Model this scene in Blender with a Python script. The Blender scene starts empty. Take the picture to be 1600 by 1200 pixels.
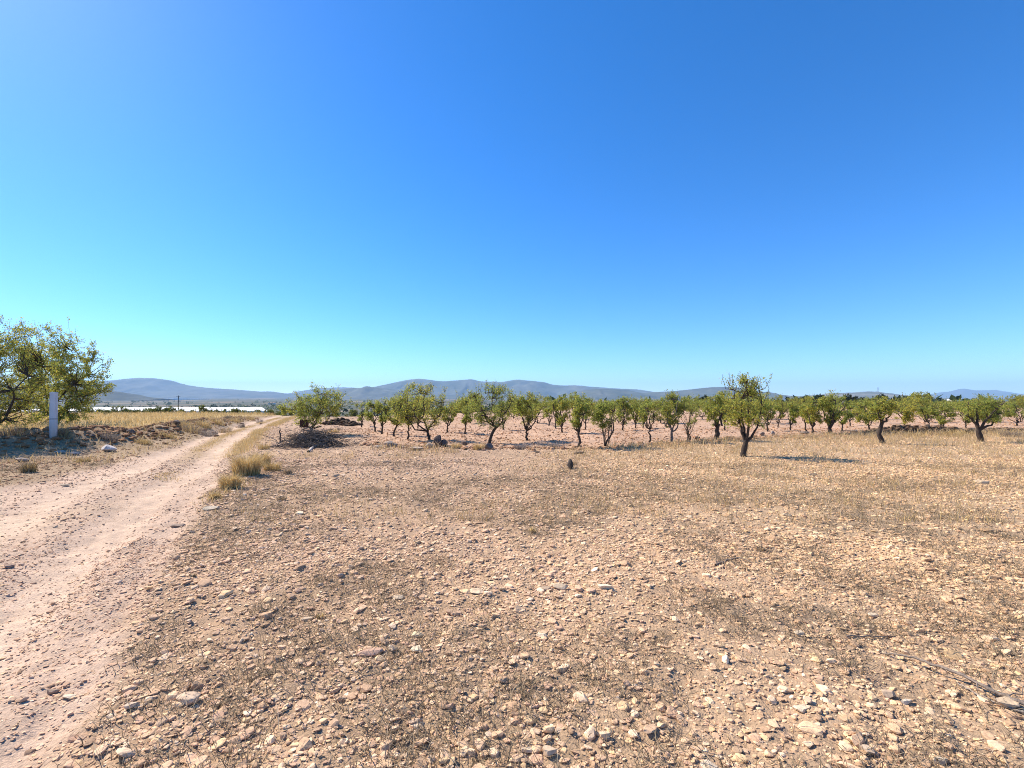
import bpy, math, random
import numpy as np
from mathutils import Vector

scene = bpy.context.scene
COL = scene.collection
R = math.radians

# ------------------------------------------------------------------ camera, sky, sun, exposure
F = 711.1           # focal length in photo pixels (1600 wide)
EYE = 1.6
PITCH = math.atan(27 / F)
cam_d = bpy.data.cameras.new('camera')
cam_d.sensor_width = 36.0
cam_d.lens = 16.0
cam_d.clip_start = 0.05
cam_d.clip_end = 60000
cam = bpy.data.objects.new('camera', cam_d)
COL.objects.link(cam)
cam.location = (0, 0, EYE)
cam.rotation_euler = (math.pi / 2 + PITCH, 0, 0)
scene.camera = cam

SUN_EL, SUN_AZ = R(42), R(-62)      # azimuth from +Y, negative = left of the view
world = bpy.data.worlds.new('World')
scene.world = world
world.use_nodes = True
wn, wl = world.node_tree.nodes, world.node_tree.links
wn.clear()
w_out = wn.new('ShaderNodeOutputWorld')
w_bg = wn.new('ShaderNodeBackground')
w_sky = wn.new('ShaderNodeTexSky')
w_sky.sky_type = 'NISHITA'
w_sky.sun_disc = False
w_sky.sun_elevation = SUN_EL
w_sky.sun_rotation = SUN_AZ
w_sky.altitude = 600
w_sky.air_density = 0.72
w_sky.dust_density = 0.22
w_sky.ozone_density = 5.0
w_hsv = wn.new('ShaderNodeHueSaturation')
w_hsv.inputs['Saturation'].default_value = 1.28
w_hsv.inputs['Hue'].default_value = 0.503
wl.new(w_sky.outputs[0], w_hsv.inputs['Color'])
wl.new(w_hsv.outputs[0], w_bg.inputs['Color'])
w_bg.inputs['Strength'].default_value = 0.15
wl.new(w_bg.outputs[0], w_out.inputs['Surface'])

sun_d = bpy.data.lights.new('sun', 'SUN')
sun_d.energy = 5.0
sun_d.angle = R(0.5)
sun_d.color = (1.0, 0.90, 0.77)
sun = bpy.data.objects.new('sun', sun_d)
COL.objects.link(sun)
SDIR = Vector((math.sin(SUN_AZ) * math.cos(SUN_EL), math.cos(SUN_AZ) * math.cos(SUN_EL), math.sin(SUN_EL)))
sun.rotation_euler = (-SDIR).to_track_quat('-Z', 'Y').to_euler()
sun.location = (-40, 20, 60)

scene.view_settings.view_transform = 'Standard'
scene.view_settings.look = 'None'
scene.view_settings.gamma = 1.0
scene.view_settings.exposure = 0.9
scene.cycles.max_bounces = 5
scene.cycles.diffuse_bounces = 3
scene.cycles.glossy_bounces = 1
scene.cycles.transmission_bounces = 3
scene.cycles.transparent_max_bounces = 4
scene.cycles.volume_bounces = 0
scene.cycles.use_denoising = True
scene.cycles.denoising_prefilter = 'NONE'
scene.cycles.sample_clamp_indirect = 4.0
scene.cycles.pixel_filter_type = 'BLACKMAN_HARRIS'
scene.cycles.filter_width = 1.0

HAZE_DENSITY = 9e-5
HAZE_COLOR = (0.45, 0.71, 1.0, 1)

# ------------------------------------------------------------------ small helpers
def srgb(r, g, b):
    f = lambda c: (c / 255 / 12.92) if c <= 10 else ((c / 255 + 0.055) / 1.055) ** 2.4
    return np.array([f(r), f(g), f(b)])

def _hash(ix, iy, seed):
    n = (ix.astype(np.int64) * 374761393 + iy.astype(np.int64) * 668265263 + seed * 1442695041) & 0x7fffffff
    n = ((n ^ (n >> 13)) * 1274126177) & 0x7fffffff
    n = (n ^ (n >> 16)) & 0x7fffffff
    return (n % 65536) / 65535.0

def vnoise(x, y, seed=0):
    x = np.asarray(x, float); y = np.asarray(y, float)
    ix, iy = np.floor(x), np.floor(y)
    fx, fy = x - ix, y - iy
    fx = fx * fx * (3 - 2 * fx); fy = fy * fy * (3 - 2 * fy)
    a = _hash(ix, iy, seed); b = _hash(ix + 1, iy, seed)
    c = _hash(ix, iy + 1, seed); d = _hash(ix + 1, iy + 1, seed)
    return (a * (1 - fx) + b * fx) * (1 - fy) + (c * (1 - fx) + d * fx) * fy

def fbm(x, y, seed=0, octv=4, gain=0.5):
    x = np.asarray(x, float); y = np.asarray(y, float)
    s = 0; amp = 1; tot = 0
    for o in range(octv):
        ang = 0.6 * o
        xr = x * math.cos(ang) - y * math.sin(ang); yr = x * math.sin(ang) + y * math.cos(ang)
        s = s + amp * (vnoise(xr * 2 ** o + 17.3 * o, yr * 2 ** o - 9.1 * o, seed + o) * 2 - 1)
        tot += amp; amp *= gain
    return s / tot            # about -1..1

def sstep(a, b, x):
    t = np.clip((np.asarray(x, float) - a) / (b - a), 0, 1)
    return t * t * (3 - 2 * t)

def mesh_np(name, verts, faces, mat, col=None, smooth=False, parent=None, link=True):
    verts = np.asarray(verts, np.float32)
    if not isinstance(faces, list):
        faces = [faces]
    faces = [np.asarray(f, np.int32) for f in faces if len(f)]
    me = bpy.data.meshes.new(name)
    me.vertices.add(len(verts))
    me.vertices.foreach_set('co', verts.ravel())
    nl = sum(f.size for f in faces); nf = sum(len(f) for f in faces)
    me.loops.add(nl); me.polygons.add(nf)
    me.loops.foreach_set('vertex_index', np.concatenate([f.ravel() for f in faces]))
    tot = np.concatenate([np.full(len(f), f.shape[1], np.int32) for f in faces])
    st = np.concatenate([[0], np.cumsum(tot)[:-1]]).astype(np.int32)
    me.polygons.foreach_set('loop_start', st)
    me.polygons.foreach_set('loop_total', tot)
    me.polygons.foreach_set('use_smooth', np.full(nf, smooth, bool))
    if col is not None:
        at = me.color_attributes.new('albedo', 'FLOAT_COLOR', 'POINT')
        c4 = np.ones((len(verts), 4), np.float32); c4[:, :3] = col
        at.data.foreach_set('color', c4.ravel())
    me.update(calc_edges=True)
    me.validate()
    if mat: me.materials.append(mat)
    if not link: return me
    o = bpy.data.objects.new(name, me)
    COL.objects.link(o)
    if parent: o.parent = parent
    return o

def tag(o, label=None, cat=None, group=None, kind=None):
    if label: o['label'] = label
    if cat: o['category'] = cat
    if group: o['group'] = group
    if kind: o['kind'] = kind
    return o

def empty(name, loc, label, cat, group=None):
    o = bpy.data.objects.new(name, None)
    o.empty_display_size = 0.2
    COL.objects.link(o)
    o.location = loc
    return tag(o, label, cat, group)

# ------------------------------------------------------------------ materials
def new_mat(name):
    m = bpy.data.materials.new(name); m.use_nodes = True
    nt = m.node_tree; nt.nodes.clear()
    out = nt.nodes.new('ShaderNodeOutputMaterial')
    return m, nt, out

def noise_node(nt, scale, detail=4, rough=0.6, coord='Object'):
    tc = nt.nodes.new('ShaderNodeTexCoord')
    n = nt.nodes.new('ShaderNodeTexNoise')
    n.inputs['Scale'].default_value = scale
    n.inputs['Detail'].default_value = detail
    n.inputs['Roughness'].default_value = rough
    nt.links.new(tc.outputs[coord], n.inputs['Vector'])
    return n

def ramp(nt, src, stops):
    r = nt.nodes.new('ShaderNodeValToRGB')
    e = r.color_ramp.elements
    while len(e) < len(stops): e.new(0.5)
    for k, (p, c) in enumerate(stops):
        e[k].position = p; e[k].color = (*c, 1)
    nt.links.new(src, r.inputs['Fac'])
    return r

def mul(nt, a, b, fac=1.0):
    m = nt.nodes.new('ShaderNodeMix'); m.data_type = 'RGBA'; m.blend_type = 'MULTIPLY'
    m.inputs[0].default_value = fac
    nt.links.new(a, m.inputs[6]); nt.links.new(b, m.inputs[7])
    return m.outputs[2]

def attr_mat(name, rough=0.95, var=None, bump=None, transl=0.0, solid=None):
    """albedo from the mesh attribute (or one solid colour), speckled by noise, with a bump."""
    m, nt, out = new_mat(name)
    if solid is None:
        a = nt.nodes.new('ShaderNodeAttribute'); a.attribute_name = 'albedo'
        c = a.outputs['Color']
    else:
        a = nt.nodes.new('ShaderNodeRGB'); a.outputs[0].default_value = (*solid, 1); c = a.outputs[0]
    for (sc, lo, hi) in (var or []):
        n = noise_node(nt, sc)
        r = ramp(nt, n.outputs['Fac'], [(0.28, (lo,) * 3), (0.72, (hi,) * 3)])
        c = mul(nt, c, r.outputs[0])
    p = nt.nodes.new('ShaderNodeBsdfPrincipled')
    p.inputs['Roughness'].default_value = rough
    p.inputs['Specular IOR Level'].default_value = 0.15
    nt.links.new(c, p.inputs['Base Color'])
    prev = None
    for (sc, dist, strength) in (bump or []):
        n = noise_node(nt, sc, 3)
        b = nt.nodes.new('ShaderNodeBump')
        b.inputs['Distance'].default_value = dist; b.inputs['Strength'].default_value = strength
        nt.links.new(n.outputs['Fac'], b.inputs['Height'])
        if prev: nt.links.new(prev.outputs[0], b.inputs['Normal'])
        prev = b
    if prev: nt.links.new(prev.outputs[0], p.inputs['Normal'])
    if transl > 0:
        t = nt.nodes.new('ShaderNodeBsdfTranslucent'); nt.links.new(c, t.inputs['Color'])
        mx = nt.nodes.new('ShaderNodeMixShader'); mx.inputs[0].default_value = transl
        nt.links.new(p.outputs[0], mx.inputs[1]); nt.links.new(t.outputs[0], mx.inputs[2])
        nt.links.new(mx.outputs[0], out.inputs['Surface'])
    else:
        nt.links.new(p.outputs[0], out.inputs['Surface'])
    return m

M_GROUND = attr_mat('dry_earth', 1.0, [(0.6, .86, 1.12), (7, .8, 1.16), (55, .78, 1.2)], [(14, .02, .5), (60, .012, .8)])
M_VALLEY = attr_mat('valley_land', 1.0, [(0.02, .8, 1.2)])
M_STONE = attr_mat('limestone', 0.95, [(9, .85, 1.12), (60, .8, 1.18)], [(45, .006, .6)])
M_ROCK = attr_mat('weathered_rock', 0.95, [(5, .7, 1.2), (35, .7, 1.25)], [(12, .03, .7), (60, .01, .6)])
M_GRASS = attr_mat('dry_grass', 0.85, transl=0.3)
M_LEAF = attr_mat('almond_leaf', 0.6, transl=0.5)
M_BARK = attr_mat('bark', 0.95, [(14, .65, 1.3)], [(30, .015, .8)])
M_HILL = attr_mat('scrub_hillside', 1.0, [(0.004, .7, 1.3), (0.02, .75, 1.25)])
M_PIPE = attr_mat('grey_plastic_pipe', 0.45, [(3, .88, 1.06), (40, .95, 1.03)])
M_RUST = attr_mat('rusty_sheet', 0.9, [(8, .6, 1.4)], solid=(.055, .03, .025))
M_PLASTIC = attr_mat('greenhouse_plastic', 0.6, [(0.05, .9, 1.08)], solid=(.80, .79, .76))
M_WHITE = attr_mat('whitewashed_wall', 0.9, [(0.4, .9, 1.05)], solid=(.72, .70, .66))
M_TILE = attr_mat('clay_roof', 0.9, [(1.5, .8, 1.15)], solid=(.33, .19, .13))
M_STEEL = attr_mat('galvanised_steel', 0.6, [(0.5, .9, 1.1)], solid=(.30, .32, .34))
M_DARK = attr_mat('dark_opening', 0.9, [(2, .8, 1.2)], solid=(.05, .05, .055))

# ------------------------------------------------------------------ the lie of the land
TY = np.array([-60, -5, 0, 1.8, 2.4, 3.05, 5.1, 9.25, 15.6, 24, 40, 55, 70, 90])
TXR = np.array([-1, -1.2, -1.6, -2.0, -2.15, -2.55, -3.75, -6.0, -9.5, -13.6, -20.0, -25.5, -31, -37])
TXL = np.array([-8, -9, -9.5, -9.7, -9.7, -9.7, -9.6, -9.4, -11.6, -15.9, -22.4, -28.0, -33.6, -39.6])
def track_edges(y): return np.interp(y, TY, TXL), np.interp(y, TY, TXR)

BERM = np.array([(-30, 11.0), (-22, 12.6), (-16.6, 14.2), (-14.9, 16.6), (-15.9, 20), (-17.9, 25), (-20.8, 32), (-25, 42)], float)
BERM_H = np.array([.55, .6, .64, .55, .40, .52, .30, .10])
ORCH = np.array([(-8.5, 24), (-6.4, 20), (-5.4, 17.2), (-4.5, 16.4), (-.7, 15.9), (3.2, 15.9), (6.2, 17.8), (11.8, 20.3), (17.5, 22.6), (26.5, 23.6), (60, 26), (200, 30)], float)

def seg_dist(P, pts, val):
    """distance of points to a polyline, and a value interpolated along it."""
    best = np.full(len(P), 1e9); v = np.zeros(len(P))
    for k in range(len(pts) - 1):
        a, b = pts[k], pts[k + 1]; ab = b - a
        t = np.clip(((P - a) @ ab) / (ab @ ab), 0, 1)
        d = np.linalg.norm(P - (a + t[:, None] * ab), axis=1)
        m = d < best
        best[m] = d[m]; v[m] = (val[k] * (1 - t) + val[k + 1] * t)[m]
    return best, v

def orchard_edge(x): return np.interp(x, ORCH[:, 0], ORCH[:, 1])

def regions(x, y):
    """soft weights: track, left side (verge), golden field, orchard, valley."""
    xl, xr = track_edges(y)
    rag = 0.42 * fbm(x * 0.9, y * 0.9, 5) + 0.22 * fbm(x * 4, y * 4, 6)
    near = np.clip(y / 12, .55, 1.0)
    tr = sstep(-.2, .2, np.minimum(x - xl, xr - x) + rag * near)
    left = sstep(-.3, .3, xl - x + 0.5 * fbm(x * .7, y * .7, 8))
    bd, _ = seg_dist(np.stack([x, y], 1), BERM, BERM_H)
    bx = np.interp(y, BERM[2:, 1], BERM[2:, 0])
    beyond = sstep(0.3, 1.6, np.where(y > 14.2, bx - x, y - np.interp(x, BERM[:3, 0], BERM[:3, 1])) + .4 * fbm(x * .5, y * .5, 9)) * left
    orch = sstep(-.35, .35, y - orchard_edge(x) + .5 * fbm(x * .8, y * .8, 10)) * sstep(-9.4, -7.6, x + (y - 20) * .16) * (1 - tr) * (1 - left)
    return tr, left, beyond, orch

def ruts(x, y):
    """1 in the two wheel ruts of the track; the raised strip between and beside them."""
    xl, xr = track_edges(y)
    w1 = xr - (1.0 - .5 * sstep(7, 13, y)) + .10 * fbm(y / 2.2, y * 0, 26, 2)
    w2 = w1 - 1.5 + .06 * fbm(y / 1.7, y * 0 + 5, 27, 2)
    cs = 1 - .32 * sstep(1, 8, y)                       # the track runs obliquely
    r = np.exp(-((x - w1) * cs / .24) ** 4) + np.exp(-((x - w2) * cs / .24) ** 4)
    c = np.exp(-((x - (w1 + w2) / 2) * cs / .3) ** 4) + .8 * np.exp(-((x - w1 - .55) * cs / .14) ** 2)
    return np.clip(r, 0, 1), np.clip(c, 0, 1)

def H(x, y):
    x = np.atleast_1d(np.asarray(x, float)).ravel(); y = np.atleast_1d(np.asarray(y, float)).ravel()
    D = np.hypot(x, y)
    z = 0.05 * fbm(x / 5, y / 5, 1, 3) * sstep(2, 10, D)
    xl, xr = track_edges(y)
    tr = sstep(-.25, .35, np.minimum(x - xl, xr - x))
    # the track lies a little below the field; two wheel ruts
    z -= 0.06 * tr
    rut, crown = ruts(x, y)
    z += tr * (-.036 * rut + .022 * crown)
    bd, bh = seg_dist(np.stack([x, y], 1), BERM, BERM_H)
    z += bh * np.exp(-(bd / 1.05) ** 2) * (1 + .45 * fbm(x * 1.1, y * 1.1, 3) + .2 * fbm(x * 4, y * 4, 4))
    bx = np.interp(y, BERM[2:, 1], BERM[2:, 0])
    z += .22 * sstep(0, 3, np.where(y > 14.2, bx - x, y - np.interp(x, BERM[:3, 0], BERM[:3, 1]))) * sstep(10, 14, y)
    # clods and pebbly relief close by
    near = 1 - sstep(9, 26, D)
    rough = 1 - .3 * tr
    z += near * rough * (.026 * fbm(x * 3.1, y * 3.1, 20, 3) + .017 * fbm(x * 11, y * 11, 22, 2)) * np.clip(1.2 - D / 26, 0, 1)
    u_, w_ = -.55 * x + .835 * y, .835 * x + .55 * y
    z += near * tr * (.030 * fbm(u_ / 1.1, w_ / .32, 24, 3) + .022 * fbm(u_ / .35, w_ / .13, 25, 2))
    orch = sstep(-.3, .6, y - orchard_edge(x)) * sstep(-9.4, -7.6, x + (y - 20) * .16)
    z += orch * (.07 * fbm(x * 2.2, y * 2.2, 30, 3) + .03 * np.sin((y + .12 * x) * 6.0 + 2 * fbm(x / 3, y / 3, 35))) * (1 - sstep(30, 60, D))
    # the plateau ends and the land falls into the valley, rising again to the mountains
    E = 47 + 55 * sstep(-18, 12, x)
    d = np.maximum(0, y - E + 4 * fbm(x / 30, y / 30, 31, 2))
    z -= 15 * (1 - np.exp(-d / 300)) 
    z += 3.0 * fbm(x / 260, y / 260, 33, 3) * sstep(150, 700, d)
    z += .0105 * np.clip(d - 900, 0, 6200)
    return z

def ray(px, py):
    dx, dz = (px - 800) / F, -(py - 600) / F
    c, s = math.cos(PITCH), math.sin(PITCH)
    v = np.array([dx, c - s * dz, s + c * dz])
    return v / v[1]

def hit(px, py):
    """where the sight line through a photo pixel meets the ground."""
    v = ray(px, py)
    t = np.geomspace(1.2, 3000, 3000)
    g = EYE + v[2] * t - H(v[0] * t, t)
    k = np.argmax(g < 0) if (g < 0).any() else len(t) - 1
    k = max(k, 1)
    a = g[k - 1] / max(1e-6, g[k - 1] - g[k]); tt = t[k - 1] + (t[k] - t[k - 1]) * a
    return Vector((v[0] * tt, tt, float(H(v[0] * tt, tt)[0])))

def axis(first, grow, lim, grow2, end, start=0.0):
    out = [start]; x = start
    while x < end:
        s = max(first, grow * x) if x < lim else grow2 * x
        x += s; out.append(x)
    return out

xs = axis(.035, .0125, 60, .045, 16000)
xs = np.array([-v for v in xs[:0:-1]] + xs)
ys = np.array([-400, -150, -60, -25, -12, -6, -3, -1.5, -.6, 0, .5, .9] + axis(.03, .0105, 60, .04, 16000, 1.2))
GX, GY = np.meshgrid(xs, ys)
gx, gy = GX.ravel(), GY.ravel()
gz = H(gx, gy)
tr, lf, bey, orc = regions(gx, gy)
D = np.hypot(gx, gy)
C_FIELD, C_TRACK = np.array([.405, .272, .175]), np.array([.52, .37, .26])
C_SANDY = np.array([.56, .40, .26])
C_VERGE, C_GOLD = np.array([.32, .225, .135]), np.array([.50, .35, .15])
C_ORCH = np.array([.46, .30, .195])
col = np.tile(C_FIELD, (len(gx), 1))
pat = fbm(gx / 2.3, gy / 2.3, 40)
pat2 = fbm(gx / .7, gy / .7, 44, 3)
col = col * (1 + .16 * pat + .10 * pat2)[:, None]
yel = np.clip(fbm(gx / 4 + 9, gy / 4, 47) * 1.4 + .1, 0, 1)[:, None]
col = col * (1 - .35 * yel) + np.array([.43, .29, .15]) * .35 * yel
def blend(w, c):
    global col
    col = col * (1 - w[:, None]) + c * w[:, None]
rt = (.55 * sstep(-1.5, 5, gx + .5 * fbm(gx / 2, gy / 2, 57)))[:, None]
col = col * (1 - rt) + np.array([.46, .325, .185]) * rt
lit = sstep(-.02, .3, fbm(gx / 1.3, gy / 1.3, 70) + .25 * fbm(gx / .4, gy / .4, 71)) * (1 - sstep(9, 14, np.hypot(gx, gy)))
blend(.15 * lit, np.array([.20, .15, .10]))
blend(orc, C_ORCH * (1 + .14 * fbm(gx / 3, gy / 3, 41) + .16 * fbm(gx / .8, gy / .5, 141, 3))[:, None])
blend(lf, C_VERGE * (1 + .2 * fbm(gx / 1.2, gy / 1.2, 42))[:, None])
blend(bey, C_GOLD * (1 + .12 * fbm(gx / 4, gy / 4, 43))[:, None])
trc = C_TRACK * (1 + .10 * fbm(gx / 1.1, gy / 1.1, 45))[:, None]
sand = np.clip(fbm(gx / 1.6, gy / 2.4, 46) * 2.0, 0, 1)[:, None]
trc = trc * (1 - sand) + C_SANDY * sand
rut_w, crown_w = ruts(gx, gy)
trc = trc * (1 - .4 * rut_w[:, None]) + np.array([.58, .43, .30]) * .4 * rut_w[:, None]
trc = trc * (1 - .14 * crown_w[:, None])
xl, xr = track_edges(gy)
strip = np.exp(-((gx - (xr - 1.15)) / .28) ** 2) * sstep(9, 15, gy)
trc = trc * (1 - .75 * strip[:, None]) + np.array([.40, .27, .14]) * .75 * strip[:, None]
blend(tr, trc)
E = 47 + 55 * sstep(-18, 12, gx)
val = sstep(4, 30, gy - E)
vp = fbm(gx / 170, gy / 320, 48, 3); vp2 = fbm(gx / 45, gy / 90, 49, 2)
vc = np.where((vp2 > .3)[:, None], np.array([.26, .19, .12]), np.array([.075, .078, .042])) * (1 + .3 * vp)[:, None]
blend(val, vc)

nyr, nxc = len(ys), len(xs)
I = np.arange(nyr * nxc).reshape(nyr, nxc)
Q = np.stack([I[:-1, :-1], I[:-1, 1:], I[1:, 1:], I[1:, :-1]], -1).reshape(-1, 4)
qm = lambda a: a[Q].mean(1)
qt, ql, qb, qo, qv = qm(tr), qm(lf), qm(bey), qm(orc), qm(val)
ids = np.zeros(len(Q), int)
ids[qo > .5] = 1; ids[ql > .5] = 2; ids[qb > .5] = 3; ids[qt > .5] = 4; ids[qv > .5] = 5
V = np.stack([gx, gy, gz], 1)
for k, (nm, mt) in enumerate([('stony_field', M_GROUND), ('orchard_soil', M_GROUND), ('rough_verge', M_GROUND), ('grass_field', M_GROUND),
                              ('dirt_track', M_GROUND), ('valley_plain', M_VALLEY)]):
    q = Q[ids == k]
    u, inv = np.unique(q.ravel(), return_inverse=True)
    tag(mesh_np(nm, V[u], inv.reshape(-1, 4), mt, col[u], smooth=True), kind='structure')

# ------------------------------------------------------------------ mountains
def mountain(name, prof, D, depth, zb, seed, c1, c2):
    prof = np.array(prof, float)
    px = np.arange(prof[0, 0], prof[-1, 0] + .1, 2.2)
    py = np.interp(px, prof[:, 0], prof[:, 1])
    k = np.array([1, 2, 3, 2, 1.]) / 9
    py = np.convolve(np.pad(py, 2, 'edge'), k, 'valid') + .35 * fbm(px / 7, px * 0, seed, 3)
    X = (px - 800) / F * D
    zr = EYE + (627 - py) / F * D
    T = np.linspace(-1, 1, 41)
    xx, tt = np.meshgrid(X, T)
    a = 1 - np.abs(tt)
    sh = a ** 1.15
    sp = D / F * 26
    warp = .6 * fbm(xx / (sp * 2.5), tt * 2.2, seed + 5, 3)
    spur = 1 - np.abs(2 * vnoise(xx / sp + warp * 1.5, tt * 1.1 + 3, seed + 1) - 1)
    spur2 = 1 - np.abs(2 * vnoise(xx / sp * 2.7 + warp * 2, tt * 2.7 + 9, seed + 2) - 1)
    rel = (zr[None, :] - zb)
    zz = zb - 25 + (rel + 25) * (sh + (a * (1 - a)) * 1.7 * (.55 * spur + .38 * spur2 - .52))
    zz[0, :] = zb - 60; zz[-1, :] = zb - 60
    yy = D + tt * depth + 0 * xx
    v = np.stack([xx, yy, zz], -1).reshape(-1, 3)
    n, m = xx.shape
    I = np.arange(n * m).reshape(n, m)
    q = np.stack([I[:-1, :-1], I[:-1, 1:], I[1:, 1:], I[1:, :-1]], -1).reshape(-1, 4)
    w = np.clip(.5 + 1.1 * fbm(xx / (sp * .8), tt * 5, seed + 3, 4) + .5 * (spur - .5), 0, 1).reshape(-1, 1)
    c = np.array(c1) * (1 - w) + np.array(c2) * w
    return tag(mesh_np(name, v, q, M_HILL, c, smooth=True), kind='structure')

SC1, SC2 = (.048, .062, .046), (.105, .108, .085)
mountain('mountain_range', [(-150, 612), (-40, 606), (60, 604), (120, 600), (164, 595), (190, 592.5), (218, 590.2), (240, 591), (262, 593.5), (282, 599), (300, 603), (320, 605.5),
    (340, 607), (360, 608), (390, 610.5), (410, 612), (420, 611.5), (432, 612.5), (445, 614.5), (470, 617), (500, 619)], 8300, 1700, 60, 101, SC1, SC2)
mountain('mountain_range', [(440, 618), (470, 611), (496, 607), (520, 605.5), (540, 605), (560, 607.5), (580, 612), (600, 618)], 11500, 1500, 70, 111, SC1, SC2)
mountain('mountain_range', [(530, 618), (560, 609), (584, 604.5), (605, 600), (620, 597), (634, 593.5), (654, 591.6), (680, 594.5), (690, 596), (708, 594.7), (722, 593.8), (736, 592), (748, 595.4),
    (784, 597), (797, 594.6), (810, 593), (830, 595), (852, 597.5), (862, 601), (880, 602.5), (902, 602), (928, 604.5), (946, 605.6), (960, 607), (976, 607.4), (996, 608.4), (1014, 611), (1035, 616), (1050, 619)], 7600, 1500, 55, 121, SC1, SC2)
mountain('hill', [(470, 621), (512, 613), (535, 607.5), (550, 605), (560, 607), (574, 603), (584, 606), (605, 607), (630, 611), (660, 614), (700, 617), (740, 619), (800, 621)], 5600, 900, 45, 131, SC1, SC2)
mountain('hill', [(880, 620), (900, 612), (930, 607.5), (960, 608), (985, 610), (1000, 614), (1020, 613), (1048, 611.5), (1080, 608.4), (1100, 606), (1120, 604.6), (1140, 604.4), (1165, 606.5), (1181, 611), (1207, 616), (1228, 620), (1250, 623)], 4700, 900, 30, 141, SC1, SC2)
mountain('hill', [(1225, 622), (1242, 620.5), (1255, 618.6), (1284, 616.4), (1295, 614.6), (1337, 613), (1354, 611.6), (1372, 612), (1377, 613), (1395, 616.3), (1410, 619), (1425, 621.5), (1440, 623)], 4400, 800, 28, 151, (.09, .095, .06), (.18, .16, .11))
mountain('mountain_range', [(1400, 622), (1423, 620.6), (1433, 618), (1455, 617.5), (1467, 615), (1487, 611.7), (1495, 609), (1503, 607), (1513, 608), (1523, 609.7), (1540, 610), (1557, 608.8), (1565, 611.7),
    (1580, 615.5), (1600, 619.5), (1640, 620), (1700, 614), (1760, 618)], 11800, 1500, 75, 161, SC1, SC2)
mountain('hill', [(-160, 606), (-60, 602), (40, 602), (110, 604), (150, 606.5), (165, 609), (190, 613.5), (210, 618), (235, 621), (260, 624)], 3100, 600, 12, 171, (.03, .038, .022), (.07, .07, .045))

# ------------------------------------------------------------------ haze: one closed box of even, pale air
hv = [(x, y, z) for z in (-75, 590) for y in (-700, 14500) for x in (-15500, 15500)]
hq = [(0, 2, 3, 1), (4, 5, 7, 6), (0, 1, 5, 4), (2, 6, 7, 3), (0, 4, 6, 2), (1, 3, 7, 5)]
mh, nt, out = new_mat('haze_air')
pv = nt.nodes.new('ShaderNodeVolumePrincipled')
pv.inputs['Density'].default_value = HAZE_DENSITY
pv.inputs['Color'].default_value = HAZE_COLOR
pv.inputs['Anisotropy'].default_value = 0.0
nt.links.new(pv.outputs[0], out.inputs['Volume'])
tag(mesh_np('haze', hv, np.array(hq), mh), kind='stuff')

# ------------------------------------------------------------------ stones
def icosphere(sub):
    t = (1 + 5 ** .5) / 2
    v = np.array([(-1, t, 0), (1, t, 0), (-1, -t, 0), (1, -t, 0), (0, -1, t), (0, 1, t), (0, -1, -t), (0, 1, -t), (t, 0, -1), (t, 0, 1), (-t, 0, -1), (-t, 0, 1)], float)
    v /= np.linalg.norm(v[0])
    f = np.array([(0, 11, 5), (0, 5, 1), (0, 1, 7), (0, 7, 10), (0, 10, 11), (1, 5, 9), (5, 11, 4), (11, 10, 2), (10, 7, 6), (7, 1, 8), (3, 9, 4), (3, 4, 2), (3, 2, 6), (3, 6, 8), (3, 8, 9), (4, 9, 5), (2, 4, 11), (6, 2, 10), (8, 6, 7), (9, 8, 1)])
    for _ in range(sub):
        vl = list(map(tuple, v)); cache = {}; nf = []
        def mid(a, b):
            k = (min(a, b), max(a, b))
            if k not in cache:
                m = (np.array(vl[a]) + np.array(vl[b])); m /= np.linalg.norm(m)
                cache[k] = len(vl); vl.append(tuple(m))
            return cache[k]
        for a, b, c in f:
            ab, bc, ca = mid(a, b), mid(b, c), mid(c, a)
            nf += [(a, ab, ca), (b, bc, ab), (c, ca, bc), (ab, bc, ca)]
        v, f = np.array(vl), np.array(nf)
    return v, f
ICO = {s: icosphere(s) for s in (0, 1, 2, 3)}

def rock_shape(rng, sub, cuts=9, jit=.12, top=True):
    v, f = ICO[sub]; v = v.copy()
    for _ in range(cuts):                       # broken faces
        n = rng.normal(size=3); n /= np.linalg.norm(n)
        h = rng.uniform(.45, .85)
        d = v @ n - h
        v = v - np.where(d > 0, d * rng.uniform(.8, 1), 0)[:, None] * n
    n = np.array([rng.normal(0, .22), rng.normal(0, .22), 1.0]); n /= np.linalg.norm(n)    # a flat bedding face on top
    d = v @ n - (rng.uniform(.3, .6) if top else 2); v = v - np.where(d > 0, d, 0)[:, None] * n
    if sub >= 2:
        v = v * (1 + jit * .35 * fbm(v[:, 0] * 2 + v[:, 2] * 1.7 + rng.uniform(0, 50), v[:, 1] * 2 - v[:, 2], int(rng.integers(1e6)), 3))[:, None]
    else:
        v = v * (1 + jit * rng.normal(size=(len(v), 1)))
    return v

def rot_z(v, a):
    c, s = np.cos(a), np.sin(a)
    return np.stack([v[..., 0] * c - v[..., 1] * s, v[..., 0] * s + v[..., 1] * c, v[..., 2]], -1)
def rot_x(v, a):
    c, s = np.cos(a), np.sin(a)
    return np.stack([v[..., 0], v[..., 1] * c - v[..., 2] * s, v[..., 1] * s + v[..., 2] * c], -1)

rng = np.random.default_rng(7)
TEMPL = {0: np.stack([rock_shape(rng, 1, 10, .035) for _ in range(60)]), 1: np.stack([rock_shape(rng, 1, 9, .05) for _ in range(40)])}

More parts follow.
